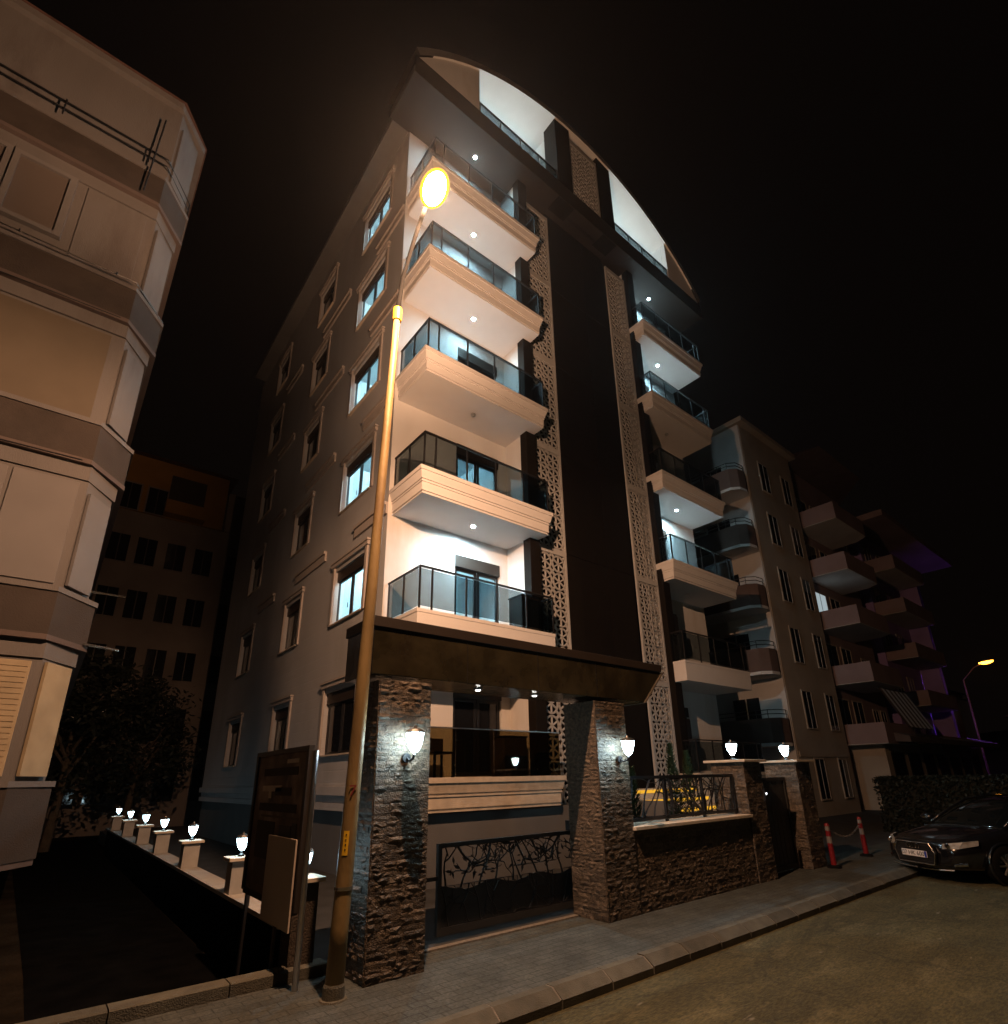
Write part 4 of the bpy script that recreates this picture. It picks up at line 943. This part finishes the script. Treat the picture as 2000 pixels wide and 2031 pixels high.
# ---------------- neighbour C
NC = thing('neighbour_building', 'purple washed block at the far end of the street', 'building', (45, 15, 0))
B(38.5, 50.0, 11.0, 24, -0.05, 16.6).build('wall', 'cwall', NC)
B(37.2, 52.0, 9.0, 24.5, 16.603, 17.0).build('eave', 'bwall', NC)
for i in range(5):
    zt = 13.6-2.8*i
    b = B(38.6, 44.2, 9.4, 10.99, zt, zt+0.85).build('balcony', 'bwall', NC)
    B(38.65, 44.15, 9.45, 10.97, zt-0.03, zt-0.004).build('slab', 'awhite', b)
    for x0 in (39.2, 41.4, 45.4, 47.6): simple_window(NC, x0, x0+1.0, zt+0.4, zt+2.0, 11.0, 'winlit' if (i == 2 and x0 == 45.4) else 'dpane')
for zz in (3.4,): MB().tube([(44.85, 10.2, zz), (44.85, 10.2, zz+5.0)], 0.04, 8).build('wash_tube', emit('violet_wash_glow', (0.34, 0.12, 1.0), 70), NC)  # violet tube added to cast the purple wash; its real source is unseen
B(44.45, 44.52, 9.9, 10.98, 3.0, 14.6).build('tube_screen', 'cwall', NC)  # added screen that hides the violet tube from view
# shop canopy between B and C
sg = thing('shop_front', 'low shop front with terracotta canopy under the far blocks', 'shop', (37, 9, 0))
B(30, 47, 9.5, 10.99, -0.05, 3.0).build('wall', 'awall', sg)
MB().prism([(9.45, 3.0), (8.4, 2.9), (8.4, 3.15), (9.45, 3.5)], 'x', 30, 47).build('canopy', 'oldsoffit', sg)
for k in range(7): B(30.6+k*2.3, 32.2+k*2.3, 9.46, 9.498, 0.1, 2.5).build('shop_window', 'dpane', sg)
# ---------------- hillside and houses
pts = [(60, 30), (75, 34), (95, 26), (125, 30), (170, 18), (260, 10)]
hv = []; hf = []
for i, x in enumerate(range(58, 260, 12)):
    for j in range(5):
        hv.append((x, 30-50*j/4+random.uniform(-2, 2), 1.0+7*math.sin(math.pi*min(1, (x-58)/120))*(1-abs(j-1.5)/5)*random.uniform(0.8, 1.1)))
n = len(range(58, 260, 12))
for i in range(n-1):
    for j in range(4): hf.append((i*5+j, i*5+j+1, (i+1)*5+j+1, (i+1)*5+j))
tag(MB().add(hv, hf).build('hill', 'hill', smooth=True), kind='structure')
HH = [((66, 14, 3), (4, 5, 5), 'pale hillside house just above the far street lamp'), ((78, 17, 5), (5, 4, 5), 'pale hillside house high on the dark slope'), ((74, 8, 2.5), (5, 4, 4), 'low hillside house below the far street lamp')]
for (c_, d, lb) in HH:
    t = thing('hill_house', lb, 'house', c_, 'houses on the far hillside'); x, y, z = c_
    B(x, x+d[0], y, y+d[1], z-3, z+d[2]).build('wall', 'house', t)
    MB().prism([(y-0.4, z+d[2]), (y+d[1]+0.4, z+d[2]), (y+d[1]/2, z+d[2]+1.3)], 'x', x-0.3, x+d[0]+0.3).build('roof', 'ared', t)
    for k in range(2):
        w = B(x-0.05, x-0.002, y+0.7+k*1.8, y+1.5+k*1.8, z+d[2]-2.2, z+d[2]-1.0).build('window', 'winlit' if k == 0 else 'dpane', t)

# ---------------- far street lamp
def far_lamp(base, top, head):
    t = thing('street_lamp', 'distant orange street lamp at the right edge before the hillside', 'street lamp', base)
    MB().tube([base, Vector(base).lerp(Vector(top), 0.5), top], [0.09, 0.07, 0.05], 10).build('pole', 'pole', t)
    MB().tube([top, Vector(top).lerp(Vector(head), 0.5)+Vector((0, 0, 0.25)), head], 0.035, 8).build('arm', 'pole', t)
    ellip(Vector(head), Vector((0.1, -1, 0.1)), 0.45, 0.26, 0.17, -1.4, 0.1, 14, 6).build('lens', 'lensfar', t, smooth=True)
    ellip(Vector(head)+Vector((0, 0, 0.03)), Vector((0.1, -1, 0.1)), 0.48, 0.27, 0.14, 0.0, 1.4, 14, 6).build('housing', 'fascia', t, smooth=True)
far_lamp((52.5, 10.5, 0), (52.4, 10.4, 8.0), (53.0, 8.9, 9.2))

# ================================================================== PARKED CAR
car = thing('parked_car', 'black hatchback parked nose-in at the kerb on the right', 'car', (12.46, 3.80, -0.13))
car.rotation_euler = (0, 0, math.radians(150)); car.scale = (1, 1, 0.93)
CO = Vector((10.42, 3.28, -0.13))
def cpart(mb, name, m, parent=None, **k):
    o = mb.build(name, m, None, **k); o.parent = parent or car; return o
def loft(st, n=None):
    mb = MB(); vs = []; fs = []; m = len(st[0])
    for s in st: vs += s
    for i in range(len(st)-1):
        for k in range(m-1): fs.append((i*m+k, i*m+k+1, (i+1)*m+k+1, (i+1)*m+k))
        fs.append((i*m+m-1, i*m, (i+1)*m, (i+1)*m+m-1))
    fs.append(tuple(range(m))); fs.append(tuple(range(len(vs)-m, len(vs))))
    return mb.add(vs, fs)
def sect(x, w, zb_, zm, zt, crown=0.02):
    h = [(0, zb_), (w*0.82, zb_), (w*0.97, zb_+0.10), (w, zm), (w*0.97, zt-0.07), (w*0.85, zt-0.01), (w*0.4, zt+crown*0.8), (0, zt+crown)]
    return [(x, y, z) for y, z in h]+[(x, -y, z) for y, z in h[-2:0:-1]]
body = [sect(0.02, .56, .27, .44, .60), sect(-.05, .70, .22, .46, .66), sect(-.22, .82, .19, .50, .73), sect(-.7, .885, .18, .55, .84), sect(-1.25, .90, .18, .6, .93), sect(-2.2, .905, .18, .62, .95), sect(-3.3, .90, .20, .65, .97), sect(-3.9, .86, .24, .66, .96), sect(-4.2, .76, .30, .62, .90), sect(-4.27, .64, .38, .6, .80)]
cpart(loft(body), 'body', 'carpaint', smooth=True, subsurf=2)
def gsect(x, wb, wt, zb_, zt):
    h = [(0, zb_), (wb, zb_), (wb*0.97, zb_+0.04), (wt+0.04, zt-0.06), (wt-0.06, zt-0.005), (0, zt+0.02)]
    return [(x, y, z) for y, z in h]+[(x, -y, z) for y, z in h[-2:0:-1]]
gh = [gsect(-1.05, .74, .68, .86, .92), gsect(-1.15, .78, .70, .86, .97), gsect(-1.8, .80, .60, .88, 1.33), gsect(-2.3, .80, .59, .9, 1.42), gsect(-3.1, .79, .57, .9, 1.40), gsect(-3.7, .76, .55, .9, 1.27), gsect(-4.1, .72, .6, .88, 1.0)]
cpart(loft(gh), 'greenhouse', 'carglass', smooth=True, subsurf=2)
rr = [[(x, y, z+0.012) for (x, y, z) in ((xx, -w_, zz-0.03), (xx, -w_*0.6, zz+0.008), (xx, 0, zz+0.018), (xx, w_*0.6, zz+0.008), (xx, w_, zz-0.03))] for xx, w_, zz in ((-1.95, .52, 1.335), (-2.3, .54, 1.41), (-3.0, .53, 1.40), (-3.5, .50, 1.33))]
mbr = MB(); vs = sum(rr, []); fs = [(i*5+k, i*5+k+1, i*5+6+k, i*5+5+k) for i in range(3) for k in range(4)]
cpart(mbr.add(vs, fs), 'roof_panel', 'carpaint', smooth=True, subsurf=1)
for s in (-1, 1):
    cpart(MB().tube([(-1.12, s*.73, .93), (-1.5, s*.67, 1.15), (-1.9, s*.60, 1.36), (-2.5, s*.585, 1.42), (-3.3, s*.57, 1.38), (-3.9, s*.62, 1.10)], 0.024, 8), 'window_frame', 'carpaint', smooth=True)
    cpart(MB().tube([(-2.45, s*.80, .92), (-2.4, s*.615, 1.40)], 0.03, 8), 'pillar', 'carpaint')
    for xw in (-.82, -3.4):
        w = cpart(MB().lathe([(.20, -.10), (.30, -.105), (.318, -.08), (.32, 0), (.318, .08), (.30, .105), (.20, .10)], (xw, s*.80, .32), 28, 'y', cap=False), 'wheel', 'tyre', smooth=True)
        rm_ = MB(); rm_.lathe([(.205, -.09), (.20, .09)], (xw, s*.80, .32), 24, 'y', cap=False)
        for k in range(7):
            a = 2*math.pi*k/7; rm_.tube([(xw+.03*math.cos(a), s*.88, .32+.03*math.sin(a)), (xw+.20*math.cos(a), s*.885, .32+.20*math.sin(a))], 0.02, 5)
        rm_.lathe([(.05, -.01), (.05, .01)], (xw, s*.89, .32), 12, 'y')
        cpart(rm_, 'rim', 'rim', w)
        cpart(MB().lathe([(.345, -.02), (.375, .0), (.345, .02)], (xw, s*.875, .335), 28, 'y', cap=False), 'arch_lip', 'carpaint', smooth=True)
    # headlamp following the nose corner
    pts = [(-.02, .50, .585), (-.14, .70, .60), (-.40, .835, .66), (-.42, .835, .74), (-.22, .735, .715), (-.04, .50, .67)]
    pts = [(x, s*y, z) for x, y, z in pts]
    c_ = Vector((sum(p[0] for p in pts)/6+0.06, sum(p[1] for p in pts)/6+s*0.05, sum(p[2] for p in pts)/6))
    hb = MB(); hb.add([c_]+[Vector(p)+Vector((0.035, s*0.025, 0)) for p in pts]+pts, [(0, i+1, (i+1) % 6+1) for i in range(6)]+[(i+1, i+7, (i+1) % 6+7, (i+1) % 6+1) for i in range(6)])
    hl_ = cpart(hb, 'headlight', 'headlamp')
    cpart(MB().lathe([(.045, 0), (.03, .02)], (-.02, s*.60, .645), 12, 'x'), 'projector', 'chrome', hl_)
    m_ = cpart(ellip(Vector((-1.35, s*1.02, .99)), Vector((0.2, s, 0)), .13, .08, .09, -1.5, 1.5, 14, 8), 'mirror', 'carpaint', smooth=True)
    cpart(MB().tube([(-1.38, s*.86, .93), (-1.36, s*.95, .96)], .025, 6), 'mirror_arm', 'carpaint', m_)
    cpart(MB().tube([(-.06, s*.62, .33), (-.16, s*.78, .35)], .03, 6), 'fog_trim', 'chrome')
gr = cpart(MB().prism([(-.36, .30), (.36, .30), (.42, .50), (.34, .66), (-.34, .66), (-.42, .50)], 'x', .03, .062), 'grille', 'metal')
gp = [(.075, y, z) for y, z in ((-.36, .30), (.36, .30), (.42, .50), (.34, .66), (-.34, .66), (-.42, .50), (-.36, .30))]
cpart(MB().tube(gp, .011, 6), 'grille_frame', 'chrome', gr)
for k in range(5): cpart(B(.062, .070, -.36, .36, .34+k*.066, .35+k*.066), 'grille_bar', 'metal', gr)
for k in range(4):
    c_ = (.085, (-1.5+k)*.062, .60); cpart(MB().tube([(c_[0], c_[1]+.04*math.cos(2*math.pi*j/16), c_[2]+.04*math.sin(2*math.pi*j/16)) for j in range(17)], .006, 6), 'emblem_ring', 'chrome', gr)
pl_ = cpart(B(.078, .088, -.26, .26, .41, .52), 'licence_plate', 'plate')
cpart(B(.0885, .0895, .215, .258, .412, .518), 'blue_strip', 'plateblue', pl_)
cu = bpy.data.curves.new('plate_text', 'FONT'); cu.body = '07 HK 600'; cu.size = 0.105; cu.align_x = 'CENTER'; cu.align_y = 'CENTER'; cu.extrude = 0.0006; cu.materials.append(MT['blackprint'])
po_ = bpy.data.objects.new('plate_text', cu); COL.objects.link(po_); po_ = to_mesh(po_); po_.parent = pl_
po_.matrix_local = Matrix(((0, 0, 1, .0895), (1, 0, 0, -.02), (0, 1, 0, .463), (0, 0, 0, 1)))
po_.scale = (1, 1, 1)
cpart(MB().tube([(-.03, -.62, .235), (.05, -.40, .225), (.07, 0, .222), (.05, .40, .225), (-.03, .62, .235)], .014, 6), 'bumper_trim', 'chrome')
cpart(MB().tube([(-.95, -.72, .875), (-1.0, -.2, .915), (-.98, .4, .905)], .01, 5), 'wiper', 'metal')

# ================================================================== BOLLARDS AND CHAIN
def bollard(loc, lean, label):
    t = thing('bollard', label, 'bollard', loc, 'red and white plastic bollards'); x, y, z = loc
    def P(h): return (x+lean*h, y, z+h)
    MB().lathe([(.13, 0), (.12, .03), (.06, .05)], loc, 16).build('foot', 'tyre', t)
    MB().tube([P(.04), P(.42)], [.05, .045], 14).build('lower_tube', 'conered', t); MB().tube([P(.42), P(.54)], [.046, .044], 14).build('white_band', 'conewhite', t)
    MB().tube([P(.54), P(.64)], [.044, .043], 14).build('red_band', 'conered', t); MB().tube([P(.64), P(.72)], [.043, .04], 14).build('upper_band', 'conewhite', t); MB().tube([P(.72), P(.77)], [.05, .03], 14).build('cap', 'conered', t)
bollard((11.88, 5.04, 0), 0.0, 'red and white bollard beside the far door post')
bollard((13.9, 5.2, 0), 0.0, 'red and white bollard standing alone before the black car')
ch = MB()
for k in range(22):
    u = k/21; x = 11.92+u*2.04; z = .66-0.20*math.sin(math.pi*u)
    ch.tube([(x+.03*math.cos(a), 5.04+(.012 if k % 2 else 0)*math.sin(a)+u*.16, z+(0 if k % 2 else .018)*math.sin(a)) for a in [2*math.pi*j/8 for j in range(9)]], .006, 5)
tag(ch.build('chain', 'conewhite'), 'pale plastic chain hanging between the two bollards', 'chain')

# ================================================================== PLANTS
def foliage(c, rx, ry, rz, n, size, seed, tiers=10):
    R_ = random.Random(seed); mb = MB(); cl = []
    for _ in range(tiers*3):
        a = R_.uniform(0, 6.28); u = R_.uniform(-1, 1); r = R_.random()**0.5
        cl.append((c[0]+rx*r*math.cos(a)*math.sqrt(1-u*u), c[1]+ry*r*math.sin(a)*math.sqrt(1-u*u), c[2]+rz*u, R_.uniform(0.18, 0.36)))
    vs = []; fs = []
    for _ in range(n):
        q_ = R_.choice(cl); s = q_[3]*max(rx, ry)
        p = Vector((q_[0]+R_.gauss(0, s*.6), q_[1]+R_.gauss(0, s*.6), q_[2]+R_.gauss(0, s*.6*rz/max(rx, ry))))
        a = Vector((R_.gauss(0, 1), R_.gauss(0, 1), R_.gauss(0, .7))).normalized(); b = a.cross(Vector((R_.gauss(0, 1), R_.gauss(0, 1), R_.gauss(0, 1)))).normalized()
        l = size*R_.uniform(.6, 1.3); k = len(vs)
        vs += [p-a*l, p+b*l*.4, p+a*l, p-b*l*.4]; fs.append((k, k+1, k+2, k+3))
    return mb.add(vs, fs)
def tree(loc, h, r, seed, label, group=None):
    t = thing('broadleaf_tree', label, 'tree', loc, group); x, y, z = loc; R_ = random.Random(seed)
    MB().tube([(x, y, z), (x+.1, y, z+h*.3), (x+.05, y+.1, z+h*.6)], [.16, .12, .06], 8).build('trunk', 'bark', t)
    tr_ = MB()
    for k in range(6):
        a = k*1.05; tr_.tube([(x+.08, y, z+h*.35+k*.15), (x+math.cos(a)*r*.4, y+math.sin(a)*r*.4, z+h*.6), (x+math.cos(a)*r*.7, y+math.sin(a)*r*.7, z+h*.72)], [.06, .04, .015], 6)
    tr_.build('limbs', 'bark', t)
    foliage((x, y, z+h*.66), r, r, h*.36, 3600, .13, seed).build('crown', 'leaf', t)
tree((0.6, 25.5, -.3), 6.5, 2.1, 1, 'dark tree in the alley closest to the old block', 'trees at the end of the alley')
tree((3.0, 28.5, -.3), 6.0, 2.0, 2, 'dark tree behind the far end of the side wall', 'trees at the end of the alley')
def shrub(loc, r, h, seed, label):
    t = thing('conifer_shrub', label, 'shrub', loc, 'shrubs behind the railed wall'); x, y, z = loc
    MB().tube([(x, y, z), (x, y, z+h*.7)], [.04, .015], 6).build('stem', 'bark', t)
    R_ = random.Random(seed); vs = []; fs = []
    for _ in range(900):
        u = R_.random()**.7; rr_ = r*(1-u)*R_.random()**.4; a = R_.uniform(0, 6.28); p = Vector((x+rr_*math.cos(a), y+rr_*math.sin(a), z+.1+u*h))
        d = Vector((math.cos(a), math.sin(a), .9)).normalized()*.09; b = Vector((-math.sin(a), math.cos(a), R_.uniform(-.4, .4)))*.022; k = len(vs)
        vs += [p-b, p+b, p+d]; fs.append((k, k+1, k+2))
    MB().add(vs, fs).build('crown', 'flower', t)
shrub((9.35, 6.6, 0), .40, 2.15, 5, 'small conifer behind the railing near the capped stone post')
shrub((10.6, 7.1, 0), .45, 2.05, 6, 'small conifer behind the dark pedestrian door')
shrub((8.5, 6.9, 0), .35, 1.75, 8, 'small conifer behind the middle of the railing')
hd_ = thing('hedge', 'dark clipped hedge behind the black car', 'hedge', (20, 5.0, 0))
B(19.6, 20.4, 3.4, 6.6, 0, 1.4).build('core', 'hill', hd_)
R_ = random.Random(3); vs = []; fs = []
for _ in range(6000):
    fc = R_.choice('xxyt')
    p = Vector((19.55+R_.uniform(-.05, .08), R_.uniform(3.3, 6.7), R_.uniform(0, 1.5))) if fc == 'x' else (Vector((R_.uniform(19.6, 20.4), 3.35+R_.uniform(-.05, .08), R_.uniform(0, 1.5))) if fc == 'y' else Vector((R_.uniform(19.5, 20.5), R_.uniform(3.3, 6.7), 1.45+R_.uniform(-.08, .08))))
    a = Vector((R_.gauss(0, 1), R_.gauss(0, 1), R_.gauss(0, 1))).normalized()*.06; b = a.cross(Vector((R_.gauss(0, 1), R_.gauss(0, 1), R_.gauss(0, 1)))).normalized()*.03; k = len(vs)
    vs += [p-a, p+b, p+a, p-b]; fs.append((k, k+1, k+2, k+3))
MB().add(vs, fs).build('leaves', 'leaf', hd_)

# ================================================================== HAZE ADDED FOR LAMP GLARE
hz = B(-40, 130, -12, 60, -1.7, 25.5).build('glare_haze', 'hill'); hz['kind'] = 'stuff'  # thin volume added to give the lamp its lens-glare halo
hm = bpy.data.materials.new('lamp_glare_haze'); hm.use_nodes = True; hm.node_tree.nodes.clear()
pv = hm.node_tree.nodes.new('ShaderNodeVolumePrincipled'); pv.inputs['Color'].default_value = (0.9, 0.9, 0.9, 1); pv.inputs['Density'].default_value = 0.00024; pv.inputs['Anisotropy'].default_value = 0.85
om = hm.node_tree.nodes.new('ShaderNodeOutputMaterial'); hm.node_tree.links.new(pv.outputs[0], om.inputs['Volume'])
hm.cycles.volume_sampling = 'EQUIANGULAR'
hz.data.materials.clear(); hz.data.materials.append(hm)
